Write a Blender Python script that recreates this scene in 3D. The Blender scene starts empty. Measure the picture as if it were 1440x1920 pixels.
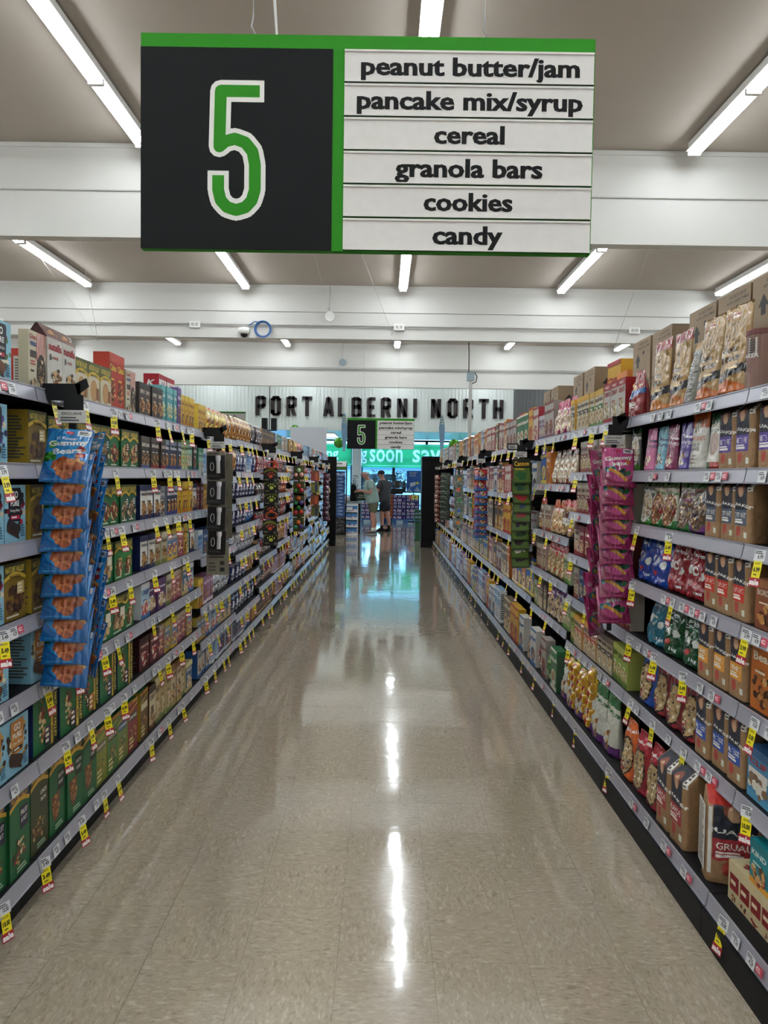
import bpy, math, random
import numpy as np
from mathutils import Vector, noise as mnoise

# ---------------------------------------------------------------- camera, world, exposure
SC = bpy.context.scene
COL = SC.collection
R = math.radians
cam_d = bpy.data.cameras.new('camera')
cam_d.sensor_fit = 'VERTICAL'
cam_d.sensor_height = 36.0
cam_d.sensor_width = 36.0
cam_d.lens = 1460.0 / 1920.0 * 36.0
cam_d.clip_start = 0.05
cam_d.clip_end = 300
cam = bpy.data.objects.new('camera', cam_d)
COL.objects.link(cam)
cam.location = (0, 0, 1.545)
from mathutils import Matrix
cam.rotation_euler = (Matrix.Rotation(R(-0.06), 3, 'Z') @ Matrix.Rotation(R(90 - 2.55), 3, 'X') @ Matrix.Rotation(R(0.8), 3, 'Z')).to_euler()
SC.camera = cam
SC.view_settings.view_transform = 'Standard'
SC.view_settings.look = 'None'
SC.view_settings.gamma = 1.0
SC.view_settings.use_curve_mapping = False
SC.view_settings.exposure = 0.22
TUBE = 28.0        # radiance of the fluorescent tubes
world = bpy.data.worlds.new('world')
SC.world = world
world.use_nodes = True
wn = world.node_tree
wn.nodes.clear()
wo = wn.nodes.new('ShaderNodeOutputWorld')
wb = wn.nodes.new('ShaderNodeBackground')
wb.inputs['Color'].default_value = (0.23, 0.62, 1.0, 1)
wb.inputs['Strength'].default_value = 5.4
wn.links.new(wb.outputs[0], wo.inputs[0])
rng = random.Random(7)

# ---------------------------------------------------------------- helpers
def lin(c):
    if isinstance(c, str) and len(c) == 4: c = '#' + ''.join(q * 2 for q in c[1:])
    if isinstance(c, str):
        c = c.lstrip('#')
        c = tuple(int(c[i:i + 2], 16) / 255 for i in (0, 2, 4))
    return tuple((x / 12.92 if x <= 0.04045 else ((x + 0.055) / 1.055) ** 2.4) for x in c[:3])


def mat(name, color=None, rough=0.5, metal=0.0, var=0.08, scale=30.0, bump=0.0, bscale=None, emit=None, coat=0.0, attr=False, alpha=None, trans=0.0, stretch=None, spec=None, mul=1.0):
    m = bpy.data.materials.new(name)
    m.use_nodes = True
    nt = m.node_tree
    b = nt.nodes['Principled BSDF']
    b.inputs['Roughness'].default_value = rough
    b.inputs['Metallic'].default_value = metal
    b.inputs['Coat Weight'].default_value = coat
    b.inputs['Coat Roughness'].default_value = 0.12
    if spec is not None:
        b.inputs['Specular IOR Level'].default_value = spec
    tc = nt.nodes.new('ShaderNodeTexCoord')
    mp = nt.nodes.new('ShaderNodeMapping')
    nt.links.new(tc.outputs['Object'], mp.inputs['Vector'])
    if stretch:
        mp.inputs['Scale'].default_value = stretch
    nz = nt.nodes.new('ShaderNodeTexNoise')
    nz.inputs['Scale'].default_value = scale
    nz.inputs['Detail'].default_value = 3
    nt.links.new(mp.outputs[0], nz.inputs['Vector'])
    mix = nt.nodes.new('ShaderNodeMix')
    mix.data_type = 'RGBA'
    mix.blend_type = 'MULTIPLY'
    mix.inputs[0].default_value = 1.0
    rp = nt.nodes.new('ShaderNodeMapRange')
    rp.inputs['From Min'].default_value = 0.3
    rp.inputs['From Max'].default_value = 0.7
    rp.inputs['To Min'].default_value = (1.0 - var) * mul
    rp.inputs['To Max'].default_value = (1.0 + var * 0.5) * mul
    nt.links.new(nz.outputs['Fac'], rp.inputs['Value'])
    nt.links.new(rp.outputs[0], mix.inputs[7])
    if attr:
        at = nt.nodes.new('ShaderNodeAttribute')
        at.attribute_name = 'Col'
        nt.links.new(at.outputs['Color'], mix.inputs[6])
    else:
        mix.inputs[6].default_value = (*lin(color), 1)
    nt.links.new(mix.outputs[2], b.inputs['Base Color'])
    if bump:
        bp = nt.nodes.new('ShaderNodeBump')
        bp.inputs['Strength'].default_value = bump
        bp.inputs['Distance'].default_value = 0.006
        n2 = nt.nodes.new('ShaderNodeTexNoise')
        n2.inputs['Scale'].default_value = bscale or scale
        n2.inputs['Detail'].default_value = 2
        n2.inputs['Distortion'].default_value = 1.6
        nt.links.new(mp.outputs[0], n2.inputs['Vector'])
        nt.links.new(n2.outputs['Fac'], bp.inputs['Height'])
        nt.links.new(bp.outputs[0], b.inputs['Normal'])
    if emit:
        b.inputs['Emission Color'].default_value = (*lin(emit[0]), 1)
        b.inputs['Emission Strength'].default_value = emit[1]
    if trans:
        b.inputs['Transmission Weight'].default_value = trans
    if alpha is not None:
        b.inputs['Alpha'].default_value = alpha
    return m


M = {}
M['card'] = mat('printed_card', rough=0.46, attr=True, var=0.05, spec=.3, mul=.82)
M['film'] = mat('printed_film', rough=0.16, attr=True, var=0.05, bump=1.0, bscale=15, coat=0.7, mul=.88)
M['kraft'] = mat('printed_kraft_paper', rough=0.6, mul=.9, attr=True, var=0.1, bump=0.6, bscale=26)
M['flat'] = mat('printed_plastic', rough=0.35, attr=True, var=0.03)
M['black'] = mat('black_powder_coat', '#0a0a0c', 0.6, var=0.2, spec=.25)
M['blackp'] = mat('black_plastic', '#0e0e10', 0.4, spec=.35)
M['channel'] = mat('silver_price_channel', '#a9a9b4', 0.32, 0.35, var=0.04)
M['white'] = mat('white_paint', '#e9e9e6', 0.6, var=0.04, scale=6)
M['ceil'] = mat('ceiling_paint', '#b3aaa0', 0.85, var=0.05, scale=0.8)
M['beam'] = mat('beam_paint', '#d3d2ce', 0.7, var=0.04, scale=1.2)
M['steel'] = mat('brushed_steel', '#b9bcc0', 0.3, 0.9)
M['wire'] = mat('galvanised_wire', '#8d8d90', 0.4, 0.7)
M['conduit'] = mat('painted_conduit', '#b6b5b2', 0.5)
M['greybox'] = mat('grey_junction_box', '#8fa0a8', 0.5)
M['tube'] = mat('fluorescent_tube', '#ffffff', 0.3, emit=('#f4fbff', TUBE))
M['fixture'] = mat('white_fixture_steel', '#f0f0ee', 0.35)
M['skin'] = mat('skin', '#c98f76', 0.55, var=0.1)
M['clear'] = mat('clear_plastic', '#ffffff', 0.1, alpha=0.25)


class MB:
    """collects coloured faces for one mesh"""
    def __init__(s):
        s.v = []; s.f = []; s.c = []; s.m = []

    def face(s, pts, col=(1, 1, 1), mi=0):
        b = len(s.v)
        s.v += [tuple(p) for p in pts]
        s.f.append(tuple(range(b, b + len(pts))))
        s.c.append(col); s.m.append(mi)

    def box(s, x0, x1, y0, y1, z0, z1, col=(1, 1, 1), mi=0, cols=None):
        p = [(x0, y0, z0), (x1, y0, z0), (x1, y1, z0), (x0, y1, z0), (x0, y0, z1), (x1, y0, z1), (x1, y1, z1), (x0, y1, z1)]
        b = len(s.v); s.v += p
        for k, q in enumerate(((0, 1, 5, 4), (1, 2, 6, 5), (2, 3, 7, 6), (3, 0, 4, 7), (4, 5, 6, 7), (3, 2, 1, 0))):
            s.f.append(tuple(b + i for i in q)); s.c.append(cols[k] if cols else col); s.m.append(mi)

    def prism(s, pts, y0, y1, col=(1, 1, 1), mi=0):
        """polygon in x,z (counter-clockwise seen from -y) between y0 (front) and y1"""
        n = len(pts); b = len(s.v)
        s.v += [(x, y0, z) for x, z in pts] + [(x, y1, z) for x, z in pts]
        s.f.append(tuple(b + i for i in range(n))); s.c.append(col); s.m.append(mi)
        s.f.append(tuple(b + n + i for i in reversed(range(n)))); s.c.append(col); s.m.append(mi)
        for i in range(n):
            j = (i + 1) % n
            s.f.append((b + i, b + n + i, b + n + j, b + j)); s.c.append(col); s.m.append(mi)

    def tube(s, pts, r, n=8, col=(1, 1, 1), mi=0, caps=True):
        pts = [Vector(p) for p in pts]
        rs = r if isinstance(r, (list, tuple)) else [r] * len(pts)
        b = len(s.v); prev = None
        for i, p in enumerate(pts):
            t = (pts[min(i + 1, len(pts) - 1)] - pts[max(i - 1, 0)]).normalized()
            if prev is None:
                u = t.orthogonal().normalized()
            else:
                u = (prev - t * prev.dot(t)).normalized()
            prev = u; w = t.cross(u)
            for k in range(n):
                a = 2 * math.pi * k / n
                s.v.append(tuple(p + (u * math.cos(a) + w * math.sin(a)) * rs[i]))
        for i in range(len(pts) - 1):
            for k in range(n):
                k2 = (k + 1) % n
                s.f.append((b + i * n + k, b + i * n + k2, b + (i + 1) * n + k2, b + (i + 1) * n + k)); s.c.append(col); s.m.append(mi)
        if caps:
            s.f.append(tuple(b + k for k in reversed(range(n)))); s.c.append(col); s.m.append(mi)
            s.f.append(tuple(b + (len(pts) - 1) * n + k for k in range(n))); s.c.append(col); s.m.append(mi)

    def lathe(s, prof, n=16, col=(1, 1, 1), mi=0, cx=0, cy=0, cols=None):
        """prof: list of (r, z)"""
        b = len(s.v)
        for r, z in prof:
            for k in range(n):
                a = 2 * math.pi * k / n
                s.v.append((cx + r * math.cos(a), cy + r * math.sin(a), z))
        for i in range(len(prof) - 1):
            for k in range(n):
                k2 = (k + 1) % n
                s.f.append((b + i * n + k, b + i * n + k2, b + (i + 1) * n + k2, b + (i + 1) * n + k)); s.c.append(cols[i] if cols else col); s.m.append(mi)
        s.f.append(tuple(b + k for k in reversed(range(n)))); s.c.append(cols[0] if cols else col); s.m.append(mi)
        s.f.append(tuple(b + (len(prof) - 1) * n + k for k in range(n))); s.c.append(cols[-1] if cols else col); s.m.append(mi)

    def art(s, art, x0, z0, w, h, y=0.0, step=0.00012, frame=None, mi=0):
        """lay an Art down as thin print on the front (facing -y); frame maps (u,v,off) to 3D"""
        for k, (tris, col) in enumerate(art.items):
            b = len(s.v); n = len(tris) * 3.0
            for q, (u, v) in enumerate(tris.reshape(-1, 2)):
                off = step * (k + 1 + .9 * (q - q % 3) / n)
                s.v.append(frame(u, v, off) if frame else (x0 + u * w, y - off, z0 + v * h))
            for i in range(len(tris)):
                s.f.append((b + 3 * i, b + 3 * i + 1, b + 3 * i + 2)); s.c.append(col); s.m.append(mi)

    def mesh(s, name, mats, smooth=False):
        me = bpy.data.meshes.new(name)
        me.from_pydata(s.v, [], s.f)
        for m_ in (mats if isinstance(mats, (list, tuple)) else [mats]):
            me.materials.append(M[m_] if isinstance(m_, str) else m_)
        if any(s.m):
            me.polygons.foreach_set('material_index', s.m)
        at = me.color_attributes.new('Col', 'FLOAT_COLOR', 'CORNER')
        buf = []
        for f, c in zip(s.f, s.c):
            if isinstance(c[0], (tuple, list, np.ndarray)):
                for q in c:
                    buf += [q[0], q[1], q[2], 1.0]
            else:
                buf += [c[0], c[1], c[2], 1.0] * len(f)
        at.data.foreach_set('color', buf)
        if smooth:
            me.polygons.foreach_set('use_smooth', [True] * len(s.f))
        me.update()
        return me

    def build(s, name, mats, parent=None, smooth=False, loc=None, rot=None):
        o = bpy.data.objects.new(name, s.mesh(name, mats, smooth))
        COL.objects.link(o)
        if parent is not None:
            o.parent = parent
        if loc: o.location = loc
        if rot: o.rotation_euler = rot
        return o


def tag(o, label=None, cat=None, group=None, kind=None):
    if label: o['label'] = label
    if cat: o['category'] = cat
    if group: o['group'] = group
    if kind: o['kind'] = kind
    return o


def empty(name, loc, rz=0, label=None, cat=None, group=None):
    o = bpy.data.objects.new(name, None)
    COL.objects.link(o)
    o.location = loc
    o.rotation_euler = (0, 0, rz)
    o.empty_display_size = 0.1
    return tag(o, label, cat, group)


def put(me, name, loc, rz=0.0, parent=None, rx=0.0, ry=0.0, sc=None):
    o = bpy.data.objects.new(name, me)
    COL.objects.link(o)
    o.location = loc
    o.rotation_euler = (rx, ry, rz)
    if parent is not None: o.parent = parent
    if sc: o.scale = sc
    return o


# text outlines from the built-in font, cached
_gl = {}
def glyphs(t, bold=0.02):
    k = (t, bold)
    if k not in _gl:
        cu = bpy.data.curves.new('t', 'FONT')
        cu.body = t
        cu.resolution_u = 2
        cu.offset = bold
        cu.align_x = 'LEFT'
        o = bpy.data.objects.new('t', cu)
        me = o.to_mesh()
        me.calc_loop_triangles()
        v = np.array([x.co[:2] for x in me.vertices]) if len(me.vertices) else np.zeros((1, 2))
        tr = np.array([v[list(l.vertices)] for l in me.loop_triangles]) if len(me.loop_triangles) else np.zeros((0, 3, 2))
        o.to_mesh_clear()
        bpy.data.objects.remove(o)
        bpy.data.curves.remove(cu)
        if len(tr):
            a, b = tr.reshape(-1, 2).min(0), tr.reshape(-1, 2).max(0)
            a[1] = min(a[1], 0.0)
            ext = b - a
            tr = (tr - a) / ext
            # orientation: counter-clockwise seen from the front
            cr = (tr[:, 1, 0] - tr[:, 0, 0]) * (tr[:, 2, 1] - tr[:, 0, 1]) - (tr[:, 1, 1] - tr[:, 0, 1]) * (tr[:, 2, 0] - tr[:, 0, 0])
            tr[cr < 0] = tr[cr < 0][:, ::-1]
            _gl[k] = (tr, ext[0] / ext[1])
        else:
            _gl[k] = (tr, 1.0)
    return _gl[k]


class Art:
    """flat print as coloured triangles in a 0..1 square; w, h are the real size"""
    def __init__(s, w, h, bg):
        s.w = w; s.h = h; s.bg = lin(bg); s.items = []

    def _add(s, tris, col):
        s.items.append((np.array(tris, float), lin(col) if isinstance(col, str) else col)); return s

    def poly(s, pts, col):
        return s._add([(pts[0], pts[i], pts[i + 1]) for i in range(1, len(pts) - 1)], col)

    def rect(s, x0, y0, x1, y1, col):
        return s.poly([(x0, y0), (x1, y0), (x1, y1), (x0, y1)], col)

    def ell(s, cx, cy, rx, ry, col, n=16):
        return s.poly([(cx + rx * math.cos(2 * math.pi * i / n), cy + ry * math.sin(2 * math.pi * i / n)) for i in range(n)], col)

    def text(s, t, cx, cy, hgt, col, wid=None, bold=0.02, rot=0, sk=0.0):
        """hgt as a share of the art's height (of its width when turned); wid caps the width"""
        tr, asp = glyphs(t, bold)
        if not len(tr): return s
        W, H = (s.w, s.h) if not rot else (s.h, s.w)
        hh = hgt * H
        ww = hh * asp
        if wid is not None:
            ww = min(ww * 3, wid * W) if wid > 0 else ww
            if wid > 0: ww = wid * W
        p = (tr - 0.5) * np.array([ww, hh])
        p[..., 0] += sk * p[..., 1]
        if rot == 90: p = np.stack([-p[..., 1], p[..., 0]], -1)
        elif rot == -90: p = np.stack([p[..., 1], -p[..., 0]], -1)
        elif rot:
            c, q = math.cos(R(rot)), math.sin(R(rot))
            p = np.stack([p[..., 0] * c - p[..., 1] * q, p[..., 0] * q + p[..., 1] * c], -1)
        return s._add(p / np.array([s.w, s.h]) + np.array([cx, cy]), col)

    def blobs(s, cx, cy, rx, ry, cols, n=24, size=0.06, seed=1):
        r = random.Random(seed)
        by = {}
        for i in range(n):
            a = r.random() * 6.283; d = math.sqrt(r.random())
            x, y = cx + rx * d * math.cos(a), cy + ry * d * math.sin(a)
            sz = size * r.uniform(0.6, 1.25); k = 6; ph = r.random() * 6.28
            el = r.uniform(0.6, 1.0)
            pts = [(x + sz * math.cos(ph + 6.283 * j / k) * r.uniform(.8, 1.1), y + sz * el * s.w / s.h * math.sin(ph + 6.283 * j / k) * r.uniform(.8, 1.1)) for j in range(k)]
            by.setdefault((i * 3 // n, r.choice(cols)), []).extend([(pts[0], pts[j], pts[j + 1]) for j in range(1, k - 1)])
        for (_, c), t in sorted(by.items(), key=lambda q: q[0][0]):
            s._add(t, c)
        return s

    def lines(s, x0, y0, x1, y1, n, col, seed=3):
        r = random.Random(seed); t = []
        for i in range(n):
            y = y1 - (i + 0.5) * (y1 - y0) / n; hh = (y1 - y0) / n * 0.28
            a = x0; b = x0 + (x1 - x0) * r.uniform(0.6, 1)
            t += [((a, y - hh), (b, y - hh), (b, y + hh)), ((a, y - hh), (b, y + hh), (a, y + hh))]
        return s._add(t, col)

    def arch(s, y, rise, col, y1=1.0, n=10):
        """area above a curved line: y at the sides, y+rise in the middle"""
        pts = [(i / n, y + rise * math.sin(math.pi * i / n)) for i in range(n + 1)]
        t = []
        for i in range(n):
            t += [(pts[i], pts[i + 1], (pts[i + 1][0], y1)), (pts[i], (pts[i + 1][0], y1), (pts[i][0], y1))]
        return s._add(t, col)

    def band(s, y, rise, th, col, n=10):
        t = []
        for i in range(n):
            a, b = i / n, (i + 1) / n
            ya, yb = y + rise * math.sin(math.pi * a), y + rise * math.sin(math.pi * b)
            t += [((a, ya), (b, yb), (b, yb + th)), ((a, ya), (b, yb + th), (a, ya + th))]
        return s._add(t, col)

    def sample(s, U, V):
        out = np.empty(U.shape + (3,)); out[:] = s.bg
        P = np.stack([U, V], -1).reshape(-1, 2); O = out.reshape(-1, 3)
        for tris, col in s.items:
            lo = tris.min(1); hi = tris.max(1)
            for t, a, b in zip(tris, lo, hi):
                idx = np.nonzero((P[:, 0] >= a[0]) & (P[:, 0] <= b[0]) & (P[:, 1] >= a[1]) & (P[:, 1] <= b[1]))[0]
                if not len(idx): continue
                q = P[idx]
                d1 = (t[1, 0] - t[0, 0]) * (q[:, 1] - t[0, 1]) - (t[1, 1] - t[0, 1]) * (q[:, 0] - t[0, 0])
                d2 = (t[2, 0] - t[1, 0]) * (q[:, 1] - t[1, 1]) - (t[2, 1] - t[1, 1]) * (q[:, 0] - t[1, 0])
                d3 = (t[0, 0] - t[2, 0]) * (q[:, 1] - t[2, 1]) - (t[0, 1] - t[2, 1]) * (q[:, 0] - t[2, 0])
                ins = ((d1 >= 0) & (d2 >= 0) & (d3 >= 0)) | ((d1 <= 0) & (d2 <= 0) & (d3 <= 0))
                O[idx[ins]] = col
        return out


def box_mesh(name, art, d, side='#888888', top=None, side_art=None, top_art=None, matn='card', gable=0):
    """carton: front at y=0 facing -y, bottom centre at the origin"""
    mb = MB(); w, h = art.w, art.h
    sc, tc = lin(side), lin(top or side)
    if not gable:
        mb.box(-w / 2, w / 2, 0, d, 0, h, cols=[art.bg, sc, sc, sc, tc, sc])
        mb.art(art, -w / 2, 0, w, h)
    else:
        hb = h - gable
        mb.box(-w / 2, w / 2, 0, d, 0, hb, cols=[art.bg, sc, sc, sc, tc, sc])
        mb.face([(-w / 2, 0, hb), (w / 2, 0, hb), (w / 2, d * .45, h), (-w / 2, d * .45, h)], tc)
        mb.face([(w / 2, d, hb), (-w / 2, d, hb), (-w / 2, d * .55, h), (w / 2, d * .55, h)], tc)
        for sx in (-1, 1):
            mb.face([(sx * w / 2, 0, hb), (sx * w / 2, d, hb), (sx * w / 2 * .96, d * .55, h), (sx * w / 2 * .96, d * .45, h)], lin('#3a1010'))
        mb.face([(-w / 2, d * .45, h), (w / 2, d * .45, h), (w / 2, d * .55, h), (-w / 2, d * .55, h)], tc)
        def fr(u, v, off):
            z = v * h
            if z <= hb: return (-w / 2 + u * w, -off, z)
            k = (z - hb) / gable
            return (-w / 2 + u * w, k * d * .45 - off, z + off * .5)
        mb.art(art, 0, 0, w, h, frame=fr)
    if side_art:
        for sx in (-1, 1):
            mb.art(side_art, 0, 0, d, h, frame=lambda u, v, o, sx=sx: (sx * (w / 2 + o), (u if sx > 0 else 1 - u) * d, v * h))
    if top_art:
        mb.art(top_art, 0, 0, w, d, frame=lambda u, v, o: (-w / 2 + u * w, v * d, h + o))
    return mb.mesh(name, matn)


def soft_mesh(name, art, d, shape='pillow', nu=56, nv=80, matn='film', crinkle=0.004, back=None, side=None, seed=0, lean=0.0, top_col=None):
    """bag or pouch: print is sampled onto a dense skin"""
    w, h = art.w, art.h
    nb = 6
    bk = lin(back) if back else art.bg
    sd = lin(side) if side else art.bg
    V = np.linspace(0, 1, nv + 1)
    U = np.linspace(0, 1, nu + 1)
    if shape == 'kraft':
        U = 0.5 - 0.5 * np.cos(np.pi * U) * (0.75 + 0.25 * np.abs(np.cos(np.pi * U)))
    rows = []
    sv = seed * 7.3
    for v in V:
        ex = 2.0
        if shape == 'pillow':
            a = w / 2 * (1 - .05 * math.sin(math.pi * v)); b = d / 2 * max(0.02, math.sin(math.pi * min(max(v, 0.0), 1))) ** .6
        elif shape == 'pouch':
            a = w / 2 * (1 - .07 * math.sin(math.pi * v)); b = d / 2 * (max(0.02, (1 - v) ** .75) if v > .06 else .75 + 4 * v); ex = 2.2
        elif shape == 'kraft':
            ex = 7; k = max(0, (v - .84) / .16); a = w / 2 * (1 - .04 * k); b = d / 2 * (1 - .93 * k)
        elif shape == 'slump':
            a = w / 2 * (1 - .25 * max(0, v - .65) / .35 + .05 * math.sin(math.pi * v)); b = d / 2 * (max(0.03, 1 - v ** 2.2) if v > .05 else .7 + 6 * v); ex = 2.4
        else:
            a = w / 2; b = d / 2
        row = []
        for i, u in enumerate(U):
            x = -1 + 2 * u
            y = -(max(0, 1 - abs(x) ** ex)) ** (1 / ex) * b
            e = 1 - abs(x) ** 6
            nzv = mnoise.noise(Vector((x * 2.6 * w / .2 + sv, v * h / .2 * 3.4, sv))) + .5 * mnoise.noise(Vector((x * 7 + sv, v * h / .2 * 9, sv + 4)))
            dz = 0.5 * crinkle * mnoise.noise(Vector((x * 3 + sv, v * 5, sv + 9))) if 0 < v < 1 or shape != 'x' else 0
            row.append((x * a, y + crinkle * nzv * e, v * h + (dz if v > 0.02 else 0)))
        for i in range(1, nb):
            x = 1 - 2 * i / nb
            y = (max(0, 1 - abs(x) ** ex)) ** (1 / ex) * b
            row.append((x * a, y, v * h))
        rows.append([(x, y + d / 2 + lean * v * h, max(z, 0)) for x, y, z in row])
    n = nu + nb
    vv = [p for r_ in rows for p in r_]
    UU, VV = np.meshgrid((U[:-1] + U[1:]) / 2, (V[:-1] + V[1:]) / 2)
    C = art.sample(UU, VV)
    # corner colours: average of the vertex samples keeps edges soft but crisp enough
    mb = MB(); mb.v = vv
    for j in range(nv):
        for i in range(n):
            i2 = (i + 1) % n
            mb.f.append((j * n + i, j * n + i2, (j + 1) * n + i2, (j + 1) * n + i))
            c = tuple(C[j, i]) if i < nu else bk
            if side and shape == 'kraft' and i < nu and (abs(vv[i][0]) > w / 2 * .97): c = sd
            mb.c.append(c); mb.m.append(0)
    mb.f.append(tuple(reversed(range(n)))); mb.c.append(bk); mb.m.append(0)
    mb.f.append(tuple(nv * n + k for k in range(n))); mb.c.append(lin(top_col) if top_col else bk); mb.m.append(0)
    return mb.mesh(name, matn, smooth=True)


def stroke(A, pts, wd, col, closed=False):
    """stroked centre line in metres laid into an Art"""
    P = [np.array(p, float) for p in pts]; t = []
    S = np.array([A.w, A.h])
    for a, b in zip(P[:-1], P[1:]):
        dv = b - a; L = np.linalg.norm(dv)
        if L < 1e-9: continue
        dv /= L; nn = np.array([-dv[1], dv[0]]) * wd / 2
        q = [a - nn, b - nn, b + nn, a + nn]
        t += [(q[0], q[1], q[2]), (q[0], q[2], q[3])]
    for p in P[1:-1]:
        k = 12
        c = [p + wd / 2 * np.array([math.cos(6.2832 * i / k), math.sin(6.2832 * i / k)]) for i in range(k)]
        t += [(c[0], c[i], c[i + 1]) for i in range(1, k - 1)]
    t = np.array(t) / S
    k = len(P) * 2 - 2
    A._add(t, col)


# ---------------------------------------------------------------- the building
def simple(name, fn, mats, label=None, kind='structure', parent=None, cat=None, group=None, smooth=False):
    mb = MB(); fn(mb)
    return tag(mb.build(name, mats, parent, smooth), label, cat, group, kind)


def nodes_floor(name, grid):
    m = bpy.data.materials.new(name); m.use_nodes = True
    nt = m.node_tree; b = nt.nodes['Principled BSDF']; L = nt.links.new
    tc = nt.nodes.new('ShaderNodeTexCoord'); geo = nt.nodes.new('ShaderNodeNewGeometry')
    def noise(vec, sc, det=2, dist=0.0, scale=(1, 1, 1)):
        mp = nt.nodes.new('ShaderNodeMapping'); mp.inputs['Scale'].default_value = scale
        L(vec, mp.inputs['Vector'])
        n = nt.nodes.new('ShaderNodeTexNoise'); n.inputs['Scale'].default_value = sc; n.inputs['Detail'].default_value = det; n.inputs['Distortion'].default_value = dist
        L(mp.outputs[0], n.inputs['Vector']); return n.outputs['Fac']
    vec = tc.outputs['Object']
    oi = nt.nodes.new('ShaderNodeObjectInfo')
    if not grid:
        add = nt.nodes.new('ShaderNodeVectorMath'); add.operation = 'ADD'
        cx = nt.nodes.new('ShaderNodeCombineXYZ'); mul = nt.nodes.new('ShaderNodeMath'); mul.operation = 'MULTIPLY'; mul.inputs[1].default_value = 37
        L(oi.outputs['Random'], mul.inputs[0]); L(mul.outputs[0], cx.inputs[2]); L(tc.outputs['Object'], add.inputs[0]); L(cx.outputs[0], add.inputs[1]); vec = add.outputs[0]
    s1 = noise(vec, 34, 3, 0.8, (1, 2.5, 1))
    cr = nt.nodes.new('ShaderNodeValToRGB')
    e = cr.color_ramp.elements
    e[0].position = .30; e[0].color = (*lin('#928675'), 1)
    e[1].position = .72; e[1].color = (*lin('#bfb3a0'), 1)
    k = e.new(.42); k.color = (*lin('#a69a87'), 1)
    k = e.new(.56); k.color = (*lin('#ac9f8c'), 1)
    L(s1, cr.inputs[0])
    s2 = noise(vec, 100, 2, 0.4, (1, 2.2, 1))
    r2 = nt.nodes.new('ShaderNodeMapRange'); r2.inputs[1].default_value = .25; r2.inputs[2].default_value = .42; r2.inputs[3].default_value = .74; r2.inputs[4].default_value = 1
    L(s2, r2.inputs[0])
    mx = nt.nodes.new('ShaderNodeMix'); mx.data_type = 'RGBA'; mx.blend_type = 'MULTIPLY'; mx.inputs[0].default_value = 1
    L(cr.outputs[0], mx.inputs[6]); L(r2.outputs[0], mx.inputs[7])
    out = mx.outputs[2]
    if grid:
        br = nt.nodes.new('ShaderNodeTexBrick'); br.offset = 0; br.inputs['Scale'].default_value = 1
        br.inputs['Brick Width'].default_value = .305; br.inputs['Row Height'].default_value = .305; br.inputs['Mortar Size'].default_value = .0015; br.inputs['Mortar Smooth'].default_value = .2
        br.inputs['Color1'].default_value = (1, 1, 1, 1); br.inputs['Color2'].default_value = (.93, .93, .93, 1); br.inputs['Mortar'].default_value = (.55, .5, .45, 1)
        mp = nt.nodes.new('ShaderNodeMapping'); mp.inputs['Location'].default_value = (-.178 + .305 * 20, -2.42 + .305 * 20, 0)
        L(tc.outputs['Object'], mp.inputs['Vector']); L(mp.outputs[0], br.inputs['Vector'])
        m3 = nt.nodes.new('ShaderNodeMix'); m3.data_type = 'RGBA'; m3.blend_type = 'MULTIPLY'; m3.inputs[0].default_value = 1
        L(out, m3.inputs[6]); L(br.outputs['Color'], m3.inputs[7]); out = m3.outputs[2]
    L(out, b.inputs['Base Color'])
    # waxed: gentle unevenness of gloss and level
    w1 = noise(geo.outputs['Position'], 1.6, 3, 0.6)
    rr = nt.nodes.new('ShaderNodeMapRange'); rr.inputs[1].default_value = .35; rr.inputs[2].default_value = .65; rr.inputs[3].default_value = .07; rr.inputs[4].default_value = .14
    L(w1, rr.inputs[0]); L(rr.outputs[0], b.inputs['Roughness'])
    bp = nt.nodes.new('ShaderNodeBump'); bp.inputs['Strength'].default_value = .25; bp.inputs['Distance'].default_value = .004
    w2 = noise(geo.outputs['Position'], 5.5, 2, 0.3, (1, 1.0, 1)); L(w2, bp.inputs['Height']); L(bp.outputs[0], b.inputs['Normal'])
    b.inputs['Specular IOR Level'].default_value = .6
    b.inputs['Coat Weight'].default_value = .6; b.inputs['Coat Roughness'].default_value = .04
    L(bp.outputs[0], b.inputs['Coat Normal'])
    return m


M['tile'] = nodes_floor('vinyl_tile', False)
M['vct'] = nodes_floor('vinyl_floor', True)
M['grout'] = mat('dark_tile_joint', '#5a5044', 0.6)
T = .305
TX0, TX1 = .178 - T * 5, .178 + T * 4
TY0 = 2.42 - T * 3
NR = 29
TY1 = TY0 + NR * T
HC = 4.85
X0, X1, Y0, Y1 = -13.5, 13.5, -6.0, 24.2


def _fl(mb):
    z = 0.0
    for a, b, c, d in ((X0, TX0, Y0, 29.3), (TX1, X1, Y0, 29.3), (TX0, TX1, Y0, TY0), (TX0, TX1, TY1, 29.3)):
        mb.box(a, b, c, d, -.1, z)
    mb.box(TX0, TX1, TY0, TY1, -.1, -.003, mi=1)
floor = simple('floor', _fl, ['vct', 'grout'], 'beige speckled vinyl tile floor with a waxed shine')
mb = MB(); g = .0005
mb.box(-T / 2 + g, T / 2 - g, -T / 2 + g, T / 2 - g, -.003, 0)
tile_me = mb.mesh('tile', 'tile')
for j in range(NR):
    for i in range(9):
        put(tile_me, 'tile', (TX0 + (i + .5) * T, TY0 + (j + .5) * T, rng.uniform(-.0002, .0002)), R(90) * ((i + j) % 2) + R(180) * rng.randint(0, 1), floor)

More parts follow.
